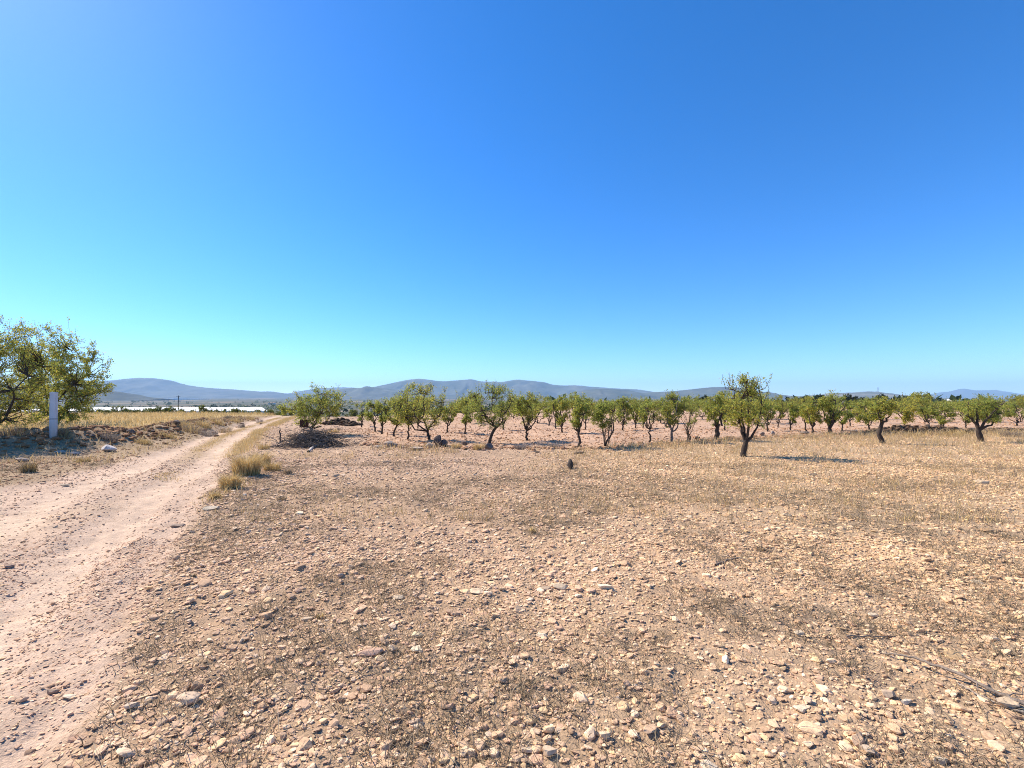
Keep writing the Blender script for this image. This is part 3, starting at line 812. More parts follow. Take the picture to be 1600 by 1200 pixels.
# base x, base y, crown top, crown left, right, bottom (photo pixels), yellow, density, style, extra, label
TREES = [
 (484, 680, 604, 447, 542, 660, .18, 1.25, 'almond', dict(tips=105, shoots=9), 'dense spreading almond tree behind the brush pile, dark plate hanging beside its trunk'),
 (565, 668, 628, 553, 577, 655, .15, .8, 'almond', dict(tips=34), 'thin young almond tree in front of the dark rock heap'),
 (586, 674, 626, 570, 596, 657, .25, .9, 'almond', dict(tips=50), 'slim almond tree, second right of the dark rock heap'),
 (597, 678, 624, 586, 611, 658, .15, .9, 'almond', dict(tips=50), 'almond tree with straight dark trunk just left of the one with a leaning forked trunk'),
 (615, 681, 626, 600, 637, 661, .18, 1.0, 'almond', dict(tips=64, trunk=[(0, 0, -.08), (0, 0, .15), (.12, 0, .42), (.17, 0, .52)]), 'almond tree with leaning forked trunk left of the bare thin trunk'),
 (638, 687, 636, 627, 649, 658, .2, .7, 'almond', dict(tips=26, shoots=3), 'small almond tree on a tall thin trunk left of the broad round almond tree'),
 (671, 687, 603, 613, 708, 662, .34, 1.1, 'almond', dict(tips=112, shoots=11), 'broad yellow green almond tree behind the dark pointed boulder'),
 (653, 669, 632, 643, 663, 656, .15, .9, 'almond', dict(tips=30), 'small distant almond tree seen under the left side of the broad almond crown'),
 (698, 676, 630, 688, 718, 659, .2, .9, 'almond', dict(tips=52), 'almond tree just right of the broad yellow green one, further back'),
 (727, 678, 638, 718, 739, 659, .15, .8, 'almond', dict(tips=34), 'small straight almond tree left of the tall wispy forked one'),
 (764, 693, 601, 726, 810, 663, .10, .95, 'almond', dict(tips=110, shoots=22, trunk=[(0, 0, -.08), (.05, 0, .2), (.16, 0, .48), (.30, 0, .66)]), 'tall wispy almond tree with leaning forked trunk above the rounded boulder'),
 (786, 671, 628, 776, 798, 657, .1, .9, 'almond', dict(tips=36), 'distant almond tree between the wispy forked tree and the straight compact tree'),
 (823, 688, 616, 799, 848, 663, .2, 1.1, 'almond', dict(tips=84), 'compact almond tree with a straight trunk right of the wispy forked tree'),
 (858, 665, 630, 850, 868, 655, .15, .9, 'almond', dict(tips=30), 'far small almond tree, leftmost of three trunks close together'),
 (868, 669, 628, 860, 878, 656, .15, .9, 'almond', dict(tips=30), 'far small almond tree, middle of three trunks close together'),
 (878, 676, 620, 861, 893, 659, .22, 1.0, 'almond', dict(tips=58), 'almond tree with wide fork, rightmost and nearest of three trunks close together'),
 (904, 699, 622, 887, 925, 664, .16, 1.0, 'almond', dict(tips=66), 'almond tree with tall slender bare trunk left of the many stemmed bush'),
 (915, 671, 632, 906, 924, 657, .15, .9, 'almond', dict(tips=30), 'distant almond tree peeping out behind the slender trunked one'),
 (947, 698, 628, 919, 972, 668, .06, 1.0, 'bush', dict(tips=84, leaf=.045), 'many stemmed bushy almond with grey suckers fanning from its base'),
 (973, 672, 621, 958, 988, 658, .2, 1.0, 'almond', dict(tips=54), 'almond tree with leaning trunk just right of the many stemmed bush'),
 (993, 669, 624, 984, 1003, 656, .15, .9, 'almond', dict(tips=38), 'distant dark almond tree with curved trunk, third right of the bush'),
 (1005, 668, 632, 998, 1014, 656, .15, .9, 'almond', dict(tips=30), 'distant almond tree with a thin trunk left of the sparse sapling'),
 (1016, 691, 632, 998, 1030, 662, .1, .7, 'almond', dict(tips=46, tr=.035), 'sparse young almond tree with pale stem and suckers at its foot'),
 (1049, 691, 614, 1030, 1073, 664, .12, 1.1, 'almond', dict(tips=86, shoots=14, bark=(.16, .13, .11)), 'grey trunked almond tree with an upright tuft of shoots on top'),
 (1078, 688, 634, 1062, 1093, 662, .08, .55, 'bush', dict(tips=38, leaf=.04), 'thin see-through almond sapling of bare stems right of the grey trunked tree'),
 (1121, 688, 619, 1100, 1140, 661, .2, 1.15, 'almond', dict(tips=78, tr=.092), 'almond tree with thick dark trunk left of the tallest tree'),
 (1132, 672, 628, 1124, 1142, 657, .15, .9, 'almond', dict(tips=28), 'distant almond tree showing between the thick dark trunk and the tallest tree'),
 (1162, 713, 590, 1128, 1208, 671, .26, 1.0, 'almond', dict(tips=100, shoots=26, cone=.55, seed=21, tr=.078, trunk=[(-.03, 0, -.08), (.0, 0, .15), (.05, 0, .34), (.08, 0, .47)], limbs=[[(.06, 0, .42), (-.01, .02, .70), (-.08, .05, .98), (-.16, .1, 1.45), (-.20, .1, 1.95)], [(.09, 0, .42), (.22, -.03, .56), (.31, -.06, .74), (.41, -.08, .98), (.52, -.1, 1.5)], [(.08, 0, .44), (.09, .1, .75), (.06, .2, 1.1), (.10, .25, 1.7)], [(.08, 0, .44), (.10, -.12, .8), (.04, -.25, 1.2), (.02, -.2, 2.2)]]), 'tallest foremost almond tree with forked leaning trunk and spiky shoots on top'),
 (1199, 674, 628, 1187, 1212, 658, .2, 1.0, 'almond', dict(tips=48, shoots=9), 'almond tree with a high sprig, just right of the tallest tree'),
 (1216, 668, 634, 1208, 1226, 656, .15, .9, 'almond', dict(tips=30), 'distant almond tree, second to the right of the tallest tree'),
 (1235, 672, 630, 1225, 1249, 658, .12, 1.0, 'almond', dict(tips=48), 'dark green almond tree in the gap below the low saddle of the hills'),
 (1259, 674, 632, 1250, 1266, 657, .15, .9, 'almond', dict(tips=36), 'almond tree with straight trunk, left of a pair standing close'),
 (1270, 677, 621, 1254, 1288, 659, .24, 1.05, 'almond', dict(tips=62), 'olive yellow almond tree, right of a pair standing close'),
 (1296, 677, 613, 1281, 1319, 660, .22, 1.05, 'almond', dict(tips=74, tr=.09, shoots=9), 'sturdy almond tree with brownish crown and one shoot above the dark pines'),
 (1316, 673, 634, 1307, 1330, 658, .15, .9, 'almond', dict(tips=36), 'small almond tree just right of the sturdy brownish crowned one'),
 (1328, 666, 634, 1320, 1338, 655, .15, .9, 'almond', dict(tips=30), 'distant small almond tree left of the end of the stone wall'),
 (1359, 671, 628, 1337, 1369, 659, .36, .95, 'almond', dict(tips=56), 'low yellowish almond tree with spreading fork at the left end of the stone wall'),
 (1377, 693, 622, 1358, 1400, 660, .50, 1.0, 'almond', dict(tips=66, tr=.075, trunk=[(.06, 0, -.08), (.0, 0, .2), (-.10, 0, .34), (-.02, 0, .55), (.07, 0, .85)]), 'yellow almond tree with crooked leaning stem in front of the stone wall'),
 (1413, 666, 628, 1395, 1431, 659, .55, 1.1, 'almond', dict(tips=62), 'yellowest low almond tree behind the middle of the stone wall'),
 (1452, 665, 632, 1437, 1461, 657, .15, 1.0, 'almond', dict(tips=46), 'green almond tree with short trunk behind the stone wall'),
 (1473, 668, 630, 1459, 1492, 661, .1, 1.1, 'bush', dict(tips=62), 'bushy green almond tree branching from the ground behind the stone wall'),
 (1509, 668, 630, 1500, 1519, 657, .12, .9, 'almond', dict(tips=38), 'slim almond tree left of the gnarled trunk on the right'),
 (1532, 691, 624, 1514, 1571, 664, .14, 1.15, 'almond', dict(tips=92, shoots=8, tr=.092, trunk=[(.05, 0, -.08), (.0, 0, .2), (-.07, 0, .42), (-.07, 0, .5)], limbs=[[(-.07, 0, .46), (-.14, 0, .72), (-.30, 0, .92), (-.5, .05, 1.05)], [(-.05, 0, .46), (.15, -.03, .60), (.40, -.05, .66), (.60, 0, .9), (.65, 0, 1.1)], [(-.07, 0, .46), (.0, .1, .9), (.10, .2, 1.4), (.2, .2, 1.7)], [(-.07, 0, .46), (.1, -.2, .9), (.45, -.3, 1.4), (.7, -.3, 1.6)], [(-.10, 0, .6), (-.2, .2, 1.1), (-.1, .3, 1.6)]]), 'gnarled almond tree with stout short trunk and low side branch near the right edge'),
 (1589, 665, 626, 1572, 1612, 656, .12, 1.0, 'almond', dict(tips=58), 'almond tree with crooked low trunk at the right edge of the view'),
]
seed = 500
for (bx, by, top, l, r_, cb, yel, dens, style, kw, label) in TREES:
    P = hit(bx, by)
    s = P.y / F
    seed += 7
    big = by > 683
    kw = dict(kw); sd_ = kw.pop('seed', seed); tips = kw.pop('tips'); leaf = kw.pop('leaf', .05 if big else .062)
    A = tree_arrays(sd_, (by - top) * s, (r_ - l) * s * 1.04, (by - cb) * s, ((l + r_) / 2 - bx) * s, yel, dens, tips, leaf, style, **kw)
    plant_tree('almond_tree', P, label, 'tree', ORCHARD, A)

# back rows of the orchard: a few kinds, copied
KINDS = []
for k in range(7):
    A = tree_arrays(900 + k, 1.9 + .17 * (k % 4), 2.9 + .4 * (k % 3), .5, .2 * (k % 3 - 1), .10 + .06 * (k % 4), 1.0, 62, .085, 'almond', shoots=4)
    KINDS.append((mesh_np('trunk', *A[0][:2], M_BARK, A[0][2], smooth=True, link=False), mesh_np('crown', *A[1][:2], M_LEAF, A[1][2], link=False)))
ORD = ['first', 'second', 'third', 'fourth', 'fifth', 'sixth', 'seventh', 'eighth', 'ninth', 'tenth', 'eleventh', 'twelfth', 'thirteenth', 'fourteenth', 'fifteenth',
       'sixteenth', 'seventeenth', 'eighteenth', 'nineteenth', 'twentieth']
rr = random.Random(5)
for ri, yy in enumerate((34, 41, 49, 58, 68, 79, 91)):
    x0 = -9 + (yy - 20) * -.08
    n = 0; x = x0 + rr.uniform(0, 3)
    while x < min(1.12 * yy, 92) and n < 20:
        if rr.random() > .08:
            px_, py_ = x + rr.uniform(-.7, .7), yy + rr.uniform(-1.2, 1.2)
            plant_tree('almond_tree', (px_, py_, float(H(px_, py_)[0]) - .03),
                       f'distant almond tree, {ORD[n]} from the left in the {ORD[ri]} row behind the front trees', 'tree', ORCHARD,
                       meshes=KINDS[rr.randrange(7)], rz=rr.uniform(0, 6.3), sc=rr.uniform(.72, 1.16))
            n += 1
        x += rr.uniform(3.9, 5.9) + ri * .36

# left-hand trees beyond the bank
for (bx, by, top, l, r_, cb, yel, dens, tips, sd, label) in [
    (90, 664, 510, 26, 150, 662, .24, 1.45, 230, 31, 'large leafy tree with low spreading limbs behind the pale post'),
    (-34, 668, 496, -110, 60, 646, .26, 1.4, 260, 43, 'tall yellowing tree with thin upper twigs cut by the left edge')]:
    P = hit(bx, by) if bx > 0 else Vector((-18.2, 15.7, float(H(-18.2, 15.7)[0])))
    s = P.y / F
    A = tree_arrays(sd, (EYE + (627 - top) * s) - P.z, (r_ - l) * s, (by - cb) * s, ((l + r_) / 2 - bx) * s, yel, dens, tips, .072 * s / .03, 'almond', tr=.12, shoots=4)
    plant_tree('leafy_tree', P, label, 'tree', None, A)
# small green trees and scrub beyond the golden field
SHR = []
for k in range(5):
    A = tree_arrays(1500 + k, 2.0, 3.0, .15, 0, .05, 1.1, 60, .13, 'bush', shoots=3)
    A[1][2][:] *= .5
    SHR.append((mesh_np('trunk', *A[0][:2], M_BARK, A[0][2], smooth=True, link=False), mesh_np('crown', *A[1][:2], M_LEAF, A[1][2], link=False)))
def at(px, Y):
    x = (px - 800) / F * Y
    return Vector((x, Y, float(H(x, Y)[0])))
for (px, Y, sc, label) in [
    (320, 58, .68, 'round dark green bush standing above the golden field left of the track'),
    (166, 44, .3, 'little thin stemmed tree at the far edge of the golden field by the big tree'),
    (132, 79, 0.97, 'low dark scrub bush, first from the left in the strip below the white greenhouse'),
    (145, 78, 0.92, 'low dark scrub bush, second from the left in the strip below the white greenhouse'),
    (158, 85, 0.94, 'low dark scrub bush, third from the left in the strip below the white greenhouse'),
    (178, 85, 0.86, 'low dark scrub bush, fourth from the left in the strip below the white greenhouse'),
    (187, 76, 1.03, 'low dark scrub bush, fifth from the left in the strip below the white greenhouse'),
    (196, 83, 0.90, 'low dark scrub bush, sixth from the left in the strip below the white greenhouse'),
    (205, 79, 0.89, 'low dark scrub bush, seventh from the left in the strip below the white greenhouse'),
    (214, 87, 0.94, 'low dark scrub bush, eighth from the left in the strip below the white greenhouse'),
    (223, 89, 0.96, 'low dark scrub bush, ninth from the left in the strip below the white greenhouse'),
    (232, 82, 0.98, 'low dark scrub bush, tenth from the left in the strip below the white greenhouse'),
    (241, 78, 0.90, 'low dark scrub bush, eleventh from the left in the strip below the white greenhouse'),
    (250, 78, 1.02, 'low dark scrub bush, twelfth from the left in the strip below the white greenhouse'),
    (259, 84, 0.93, 'low dark scrub bush, thirteenth from the left in the strip below the white greenhouse'),
    (268, 76, 0.98, 'low dark scrub bush, fourteenth from the left in the strip below the white greenhouse'),
    (277, 77, 0.88, 'low dark scrub bush, fifteenth from the left in the strip below the white greenhouse'),
    (286, 85, 0.86, 'low dark scrub bush, sixteenth from the left in the strip below the white greenhouse'),
    (295, 88, 0.86, 'low dark scrub bush, seventeenth from the left in the strip below the white greenhouse'),
    (304, 89, 0.90, 'low dark scrub bush, eighteenth from the left in the strip below the white greenhouse'),
    (338, 96, 1.03, 'low green bush, first from the left between the round bush and the plate tree'),
    (349, 97, 0.95, 'low green bush, second from the left between the round bush and the plate tree'),
    (360, 98, 1.09, 'low green bush, third from the left between the round bush and the plate tree'),
    (371, 88, 1.07, 'low green bush, fourth from the left between the round bush and the plate tree'),
    (382, 87, 0.86, 'low green bush, fifth from the left between the round bush and the plate tree'),
    (392, 99, 0.90, 'low green bush, sixth from the left between the round bush and the plate tree'),
    (402, 97, 1.04, 'low green bush, seventh from the left between the round bush and the plate tree'),
    (412, 93, 0.96, 'low green bush, eighth from the left between the round bush and the plate tree'),
    (421, 96, 0.99, 'low green bush, ninth from the left between the round bush and the plate tree'),
    (430, 97, 1.00, 'low green bush, tenth from the left between the round bush and the plate tree'),
    (440, 94, 1.02, 'low green bush, eleventh from the left between the round bush and the plate tree'),
    (449, 84, 1.06, 'low green bush, twelfth from the left between the round bush and the plate tree'),
    (520, 80, .9, 'dark scrub bush beyond the rock heap'),
    (551, 100, 1.1, 'dark rounded evergreen bush beyond the rock heap and thin young tree')]:
    P = at(px, Y)
    plant_tree('scrub_bush', P, label, 'bush', 'scrub bushes beyond the golden field', meshes=SHR[int(px) % 5], rz=px * 1.7, sc=sc * .95)

# dark evergreens behind the orchard
PIN = []
for k in range(4):
    A = tree_arrays(1700 + k, 5.2, 5.6, 1.3, 0, 0, 1.2, 120, .22, 'pine', tr=.17, shoots=0)
    PIN.append((mesh_np('trunk', *A[0][:2], M_BARK, A[0][2], smooth=True, link=False), mesh_np('crown', *A[1][:2], M_LEAF, A[1][2], link=False)))
for k, (px, Y, top, label) in enumerate([
    (1098, 118, 618, 'dark evergreen behind the thin sapling and the thick trunked almond'),
    (1258, 120, 619, 'dark evergreen behind the olive yellow almond tree, left of two joined crowns'),
    (1281, 116, 618, 'dark evergreen behind the olive yellow almond tree, right of two joined crowns'),
    (1327, 112, 616, 'dark round evergreen rising between the brownish and yellow almond trees'),
    (1372, 108, 616, 'broad dark evergreen rising behind the crooked yellow almond tree'),
    (1346, 116, 621, 'low dark evergreen between two taller evergreens on the right'),
    (1400, 118, 622, 'low dark evergreen at the right end of the evergreen row'),
    (1428, 130, 625, 'small dark evergreen beyond the yellowest almond tree')]):
    P = at(px, Y)
    ht = EYE + (627 - top) * Y / F - P.z
    plant_tree('evergreen_tree', P, label, 'tree', 'dark evergreens behind the orchard', meshes=PIN[k % 4], rz=k * 1.3, sc=ht / 5.2)

# far woods and groves down in the valley: one mass
def far_woods():
    r = np.random.default_rng(91)
    N = 2600
    Y = np.exp(r.uniform(math.log(150), math.log(4200), N)); px = r.uniform(-150, 1750, N)
    X = (px - 800) / F * Y
    g = fbm(X / 160, Y / 240, 95, 3) + .15 * fbm(X / 30, Y / 60, 96, 2)
    m = (g + r.uniform(-.1, .1, N) > .02) & ~((Y > 290) & (Y < 560) & (X < -160) & (X > -460)) & ~((Y < 300) & (Y > 95) & (X < -40))
    X, Y = X[m], Y[m]; n = len(X)
    hgt = r.uniform(2.2, 5.5, n) * (1 + .5 * (Y > 800)); wid = hgt * r.uniform(.9, 1.8, n)
    k = 34
    d = r.normal(size=(n, k, 3)); d /= np.linalg.norm(d, axis=2)[..., None]
    P = np.stack([X, Y, H(X, Y)], 1)[:, None] + d * (r.uniform(.5, 1, (n, k, 1))) * np.stack([wid, wid, hgt], 1)[:, None] * .5 + np.array([0, 0, .5])[None, None] * hgt[:, None, None]
    c = np.repeat(LEAF_D[r.integers(4, size=n)] * 1.3 * r.uniform(.7, 1.6, n)[:, None], k, 0)
    return leaf_quads(r, P.reshape(-1, 3), d.reshape(-1, 3), np.repeat(hgt * .55, k), c)
v, f, c = far_woods()
tag(mesh_np('far_woods', v, f, M_LEAF, c), 'dark groves and woods scattered over the distant valley floor', 'woods', kind='stuff')
# ------------------------------------------------------------------ single rocks and stones
def make_rock(name, P, size, label, cat='rock', group=None, colr=(.50, .38, .29), seed=0, rz=0., tilt=0., sub=3, mat=None, sink=.22):
    r = np.random.default_rng(seed)
    v = rock_shape(r, sub, 13, .22, mat is not None) * np.array(size) * .5
    v = rot_x(v, tilt); v = rot_z(v, rz)
    lo = v[:, 2].min(); v[:, 2] -= lo + sink * (v[:, 2].max() - lo)
    c = np.tile(np.array(colr), (len(v), 1))
    o = mesh_np(name, v, ICO[sub][1], mat or M_ROCK, c)
    o.location = P
    return tag(o, label, cat, group)

FS = 'larger stones lying on the field'
STONES = [  # px, py, width px, height px, colour tone, label
 (947, 920, 27, 15, (.66, .56, .46), 'palest rounded stone at the centre of the field'),
 (876, 920, 22, 13, (.60, .46, .34), 'buff stone beside the palest central stone, right of a darker neighbour'),
 (855, 921, 17, 12, (.48, .36, .27), 'brown stone with shaded side left of the buff stone'),
 (578, 1021, 34, 13, (.56, .37, .29), 'flat pink slab lying left of the two white stones'),
 (653, 1018, 22, 15, (.68, .58, .46), 'white angular stone right of the flat pink slab'),
 (651, 994, 18, 11, (.66, .54, .38), 'cream stone just behind the white angular stone'),
 (648, 1132, 22, 17, (.62, .44, .33), 'blocky pinkish stone with dark shaded right side at the bottom'),
 (857, 1178, 25, 25, (.60, .45, .34), 'large round pinkish stone at the bottom edge centre'),
 (823, 1175, 19, 15, (.66, .53, .41), 'pale stone left of the large round bottom stone'),
 (947, 1152, 22, 16, (.64, .50, .37), 'cream stone in weeds, shaded on its right side'),
 (846, 995, 15, 12, (.68, .58, .47), 'small white pointed stone left of centre in the weeds'),
 (467, 803, 15, 6, (.68, .58, .46), 'thin white flake stone on the left part of the field'),
 (332, 797, 24, 11, (.52, .44, .37), 'grey lumpy stone on the track edge below the grass clump'),
 (280, 823, 20, 10, (.33, .25, .21), 'dark reddish stone near the right edge of the track'),
 (13, 886, 17, 10, (.30, .21, .17), 'dark brown block lying on the track near the left edge'),
 (100, 759, 15, 6, (.40, .32, .26), 'flat grey stone on the far side of the bare track'),
 (208, 1105, 20, 14, (.56, .44, .36), 'pinkish grey stone where the weeds meet the track'),
 (296, 1094, 34, 20, (.60, .45, .35), 'long flat pink stone near the lower left of the field'),
 (108, 1090, 22, 12, (.68, .57, .46), 'white flake stone on the lower track'),
 (84, 1083, 18, 13, (.34, .25, .20), 'dark stone beside the white flake on the lower track'),
 (1227, 806, 15, 10, (.55, .43, .32), 'lone rounded stone right of centre in mid field'),
 (1078, 809, 11, 7, (.56, .44, .33), 'small rounded stone in mid field below the tallest tree'),
 (1530, 755, 24, 8, (.60, .45, .32), 'flat tan stone in mid field at the far right'),
 (1416, 1100, 20, 16, (.70, .60, .50), 'white stone below the long dead branch'),
 (1388, 1088, 22, 18, (.48, .36, .28), 'brown angular stone left of the white one below the branch'),
 (1572, 1103, 36, 20, (.64, .48, .34), 'wedge shaped tan stone at the thick end of the dead branch'),
 (1252, 1110, 28, 14, (.66, .54, .42), 'pale stone with dark underside at lower right'),
 (1356, 1175, 28, 16, (.62, .48, .38), 'pinkish pale stone near the bottom right'),
 (1470, 1192, 26, 20, (.64, .52, .41), 'egg shaped pale stone at the bottom right edge'),
 (1548, 998, 26, 14, (.60, .45, .33), 'broad tan stone near the right edge above the branch'),
 (1310, 918, 20, 9, (.64, .50, .37), 'flat pale stone in the bright right part of field'),
 (1525, 910, 20, 8, (.68, .56, .44), 'whitish flat stone close to the right edge'),
 (1366, 963, 16, 9, (.66, .54, .42), 'small cream stone among pebbles on the right'),
 (1270, 743, 16, 7, (.20, .15, .12), 'dark clod lying right of the crown shadow of the tallest tree'),
 (1434, 721, 12, 6, (.20, .14, .11), 'dark clod on the far right of the field'),
 (603, 723, 14, 7, (.27, .20, .16), 'dark shaded stone alone on the far left field'),
 (525, 745, 11, 8, (.42, .32, .25), 'brownish stone next to two pale ones on the left field'),
 (508, 743, 10, 5, (.58, .46, .35), 'small pale stone beside the brownish stone on the left field'),
 (838, 707, 11, 6, (.16, .12, .10), 'dark clod just in front of the grey dry shrubs'),
 (906, 709, 18, 9, (.26, .20, .16), 'low brown rock in front of the slender trunked almond'),
 (580, 782, 10, 7, (.64, .53, .41), 'small pale block on the left middle of field'),
 (1110, 1200, 26, 12, (.62, .50, .40), 'pale stone cut by the bottom edge right of centre'),
 (1250, 990, 18, 8, (.62, .50, .38), 'thin pale stone in the weeds at right of centre'),
 (700, 968, 15, 8, (.60, .47, .36), 'pale flake stone left of the central dark pebbles'),
 (745, 925, 24, 7, (.58, .45, .34), 'long thin flat stone left of the central stones'),
 (620, 935, 20, 8, (.58, .46, .35), 'cream flat stone in the left centre of field'),
 (480, 970, 22, 11, (.54, .42, .33), 'greyish stone in the left centre among weeds'),
]
for k, (px, py, w, h, c, label) in enumerate(STONES):
    P = hit(px, py); s = math.hypot(P.y, EYE) / F; sy = P.y / F
    w_ = w * P.y / F
    dep = w_ * (.55 + .35 * ((k * 37) % 10) / 10)
    v_h = max(.3 * w_, min(.85 * w_, h * sy * .8))
    make_rock('field_stone', P, (w_ * 1.15, dep, v_h), label, 'stone', FS, tuple(np.array(c) * (1, .97, .84)), 3000 + k, ((k * 53) % 10 - 5) * .08, ((k * 29) % 10 - 5) * .04, sub=3, mat=M_STONE)

RK = 'rocks along the orchard edge'
DK = (.14, .105, .085)
for k, (px, py, w, h, c, label) in enumerate([
 (684, 698, 15, 20, (.10, .075, .065), 'dark pointed boulder, upright, at the edge of the orchard'),
 (694, 698, 14, 14, (.13, .10, .085), 'dark boulder leaning on the right of the pointed one'),
 (672, 699, 20, 10, (.30, .24, .19), 'grey brown rock at the left foot of the pointed boulder'),
 (650, 703, 24, 7, (.46, .36, .27), 'long flat pale rock left of the pointed boulder'),
 (607, 698, 17, 10, (.36, .28, .22), 'rounded brown rock at the right end of the brush pile'),
 (617, 698, 12, 8, (.26, .20, .16), 'dark rock leaning against the rounded brown rock'),
 (592, 699, 14, 5, (.52, .43, .34), 'flat pale rock beyond the brush pile tips'),
 (632, 700, 10, 5, (.38, .29, .22), 'small flat rock between the rounded and pointed rocks'),
 (764, 702, 14, 12, (.17, .135, .115), 'rounded dark boulder at the foot of the wispy almond tree'),
 (726, 698, 10, 12, (.15, .11, .09), 'small dark rock between two golden grass clumps'),
 (891, 733, 12, 18, (.075, .06, .05), 'dark leaning rock like a stump alone in mid field'),
 (169, 706, 27, 12, (.60, .52, .46), 'white rock on the bank left of the track'),
 (1192, 680, 9, 6, (.20, .155, .13), 'small dark rock right of the tallest tree at the orchard edge'),
 (1208, 680, 8, 8, (.26, .22, .19), 'grey rock, second right of the tallest tree'),
 (1090, 687, 8, 6, (.12, .09, .075), 'dark rock at the foot of the thin sapling'),
 (1258, 678, 16, 5, (.28, .22, .17), 'low rock under the olive yellow almond tree'),
 (1334, 676, 12, 6, (.32, .25, .19), 'low rock left of the stone wall'),
 (145, 682, 10, 6, DK, 'dark rock on the crest of the bank right of the post'),
 (158, 685, 8, 5, DK, 'small dark rock on the crest of the bank above the white rock'),
 (203, 677, 14, 7, DK, 'dark rock on the bank crest halfway to the heap'),
 (277, 664, 16, 9, DK, 'dark pointed rock on the top of the earth heap'),
 (236, 676, 12, 6, DK, 'brown rock on the bank between two heaps'),
 (36, 721, 22, 9, (.30, .24, .20), 'grey slab in the shade on the dark bank at left'),
 (95, 708, 16, 6, (.42, .35, .30), 'pale slab below the post on the bank'),
 (116, 711, 14, 6, (.44, .36, .31), 'small pale slab right of the post foot'),
 ]):
    P = hit(px, py); w_ = w * P.y / F
    make_rock('rock', P, (w_ * 1.1, w_ * .8, max(h * P.y / F * 1.15, .3 * w_)), label, 'rock', RK, c, 4000 + k, ((k * 53) % 10 - 5) * .09, ((k * 31) % 10 - 5) * .05, sub=3, sink=.12)

# rubble along the bank and the orchard's edge: loose, uncountable
def rubble():
    n = 2600
    k = rng.uniform(0, len(BERM) - 1.01, n); i = k.astype(int); t = (k - i)[:, None]
    p = BERM[i] * (1 - t) + BERM[i + 1] * t + rng.normal(0, .75, (n, 2))
    a = (on_ground(p[:, 0], p[:, 1], 0), rng.uniform(.03, .13, n) * rng.uniform(.6, 1.3, n), stone_colours(n) * np.array([.50, .39, .32]))
    n2 = 700
    x = rng.uniform(-5.6, 24, n2); y = orchard_edge(x) + rng.normal(-.25, .35, n2)
    b = (on_ground(x, y, 0), rng.uniform(.03, .11, n2), stone_colours(n2) * np.array([.68, .58, .52]))
    return merge([stone_field(*a, 1, (.5, .9)), stone_field(*b, 1, (.5, .9))])
v, f, c = rubble()
tag(mesh_np('rubble', v, f, M_ROCK, c), 'loose brown rubble on the bank and along the orchard edge', 'rubble', kind='stuff')

def stone_pile(name, path, heights, wid, n, label, cat, dark, smin, smax):
    """a heap or dry wall of many fitted stones following a line."""
    path = np.array(path); r_ = rng
    k = r_.uniform(0, len(path) - 1.001, n); i = k.astype(int); t = (k - i)
    p = path[i] * (1 - t[:, None]) + path[i + 1] * t[:, None]
    hh = np.interp(k, np.arange(len(path)), heights) * (1 + .25 * fbm(k * 6, k * 0, 201, 2))
    lvl = r_.uniform(0, 1, n) ** 1.3
    off = r_.normal(0, 1, n).clip(-1.4, 1.4) * wid * (1 - .75 * lvl)
    d = np.gradient(path, axis=0)[i]; d /= np.linalg.norm(d, axis=1)[:, None]
    p = p + np.stack([-d[:, 1], d[:, 0]], 1) * off[:, None]
    pos = np.stack([p[:, 0], p[:, 1], H(p[:, 0], p[:, 1]) + lvl * hh], 1)
    v, f, c = stone_field(pos, r_.uniform(smin, smax, n), stone_colours(n) * dark * np.array([1.0, .95, .92]), 1, (.5, .95), sink=.4)
    org = Vector((float(path[:, 0].mean()), float(path[:, 1].mean()), 0))
    org.z = float(H(org.x, org.y)[0])
    o = mesh_np(name, v - np.array(org), f, M_ROCK, c); o.location = org
    return tag(o, label, cat)
wl_pts = [hit(px, 678.5)[:2] for px in (1352, 1385, 1410, 1440, 1475, 1510, 1530)]
stone_pile('stone_wall', [tuple(p) for p in wl_pts], [.12, .34, .42, .36, .34, .24, .12], .26, 620, 'low tumbled dry stone wall behind the crooked yellow almond tree', 'wall', .27, .06, .17)
w2 = [hit(px, 677)[:2] for px in (1540, 1575, 1620)]
stone_pile('stone_heap', [tuple(p) for p in w2], [.18, .24, .2], .3, 320, 'low dark stone heap at the right edge behind the gnarled tree', 'rock heap', .3, .06, .15)
w3 = [at(px, Y)[:2] for px, Y in ((512, 31), (524, 32), (535, 32), (547, 31), (558, 30))]
stone_pile('stone_heap', [tuple(p) for p in w3], [.12, .32, .36, .25, .1], .45, 320, 'dark rock heap between the plate tree and the thin young almond', 'rock heap', .16, .08, .2)

# ------------------------------------------------------------------ pale post on the bank
P = hit(83, 684)
ph = 71 * P.y / F; pr = 4.7 * P.y / F
post = empty('utility_post', P, 'thick pale grey cylindrical post with a cap standing on the bank before the tree', 'post')
def pipe_col(v):
    """weathered grey plastic with earth splashed up its foot and faint streaks."""
    a = np.arctan2(v[:, 1], v[:, 0])
    d = np.clip(1 - v[:, 2] / (.42 * ph), 0, 1) ** 1.5 * (.75 + .5 * fbm(a * 1.5, v[:, 2] * 4, 301, 3)) + .22 * np.clip(fbm(a * 3, v[:, 2] * .8, 302, 3), 0, 1)
    d = np.clip(d, 0, .85)[:, None]
    return np.array([.53, .55, .57]) * (1 - d) + np.array([.33, .25, .18]) * d
def lathe(prof, seg=32):
    prof = np.array(prof); a = np.arange(seg) * 2 * math.pi / seg
    v = np.stack([prof[:, None, 0] * np.cos(a), prof[:, None, 0] * np.sin(a), np.repeat(prof[:, 1:2], seg, 1)], -1).reshape(-1, 3)
    n = len(prof); I = np.arange(n * seg).reshape(n, seg)
    q = np.stack([I[:-1], np.roll(I[:-1], -1, 1), np.roll(I[1:], -1, 1), I[1:]], -1).reshape(-1, 4)
    return v, q
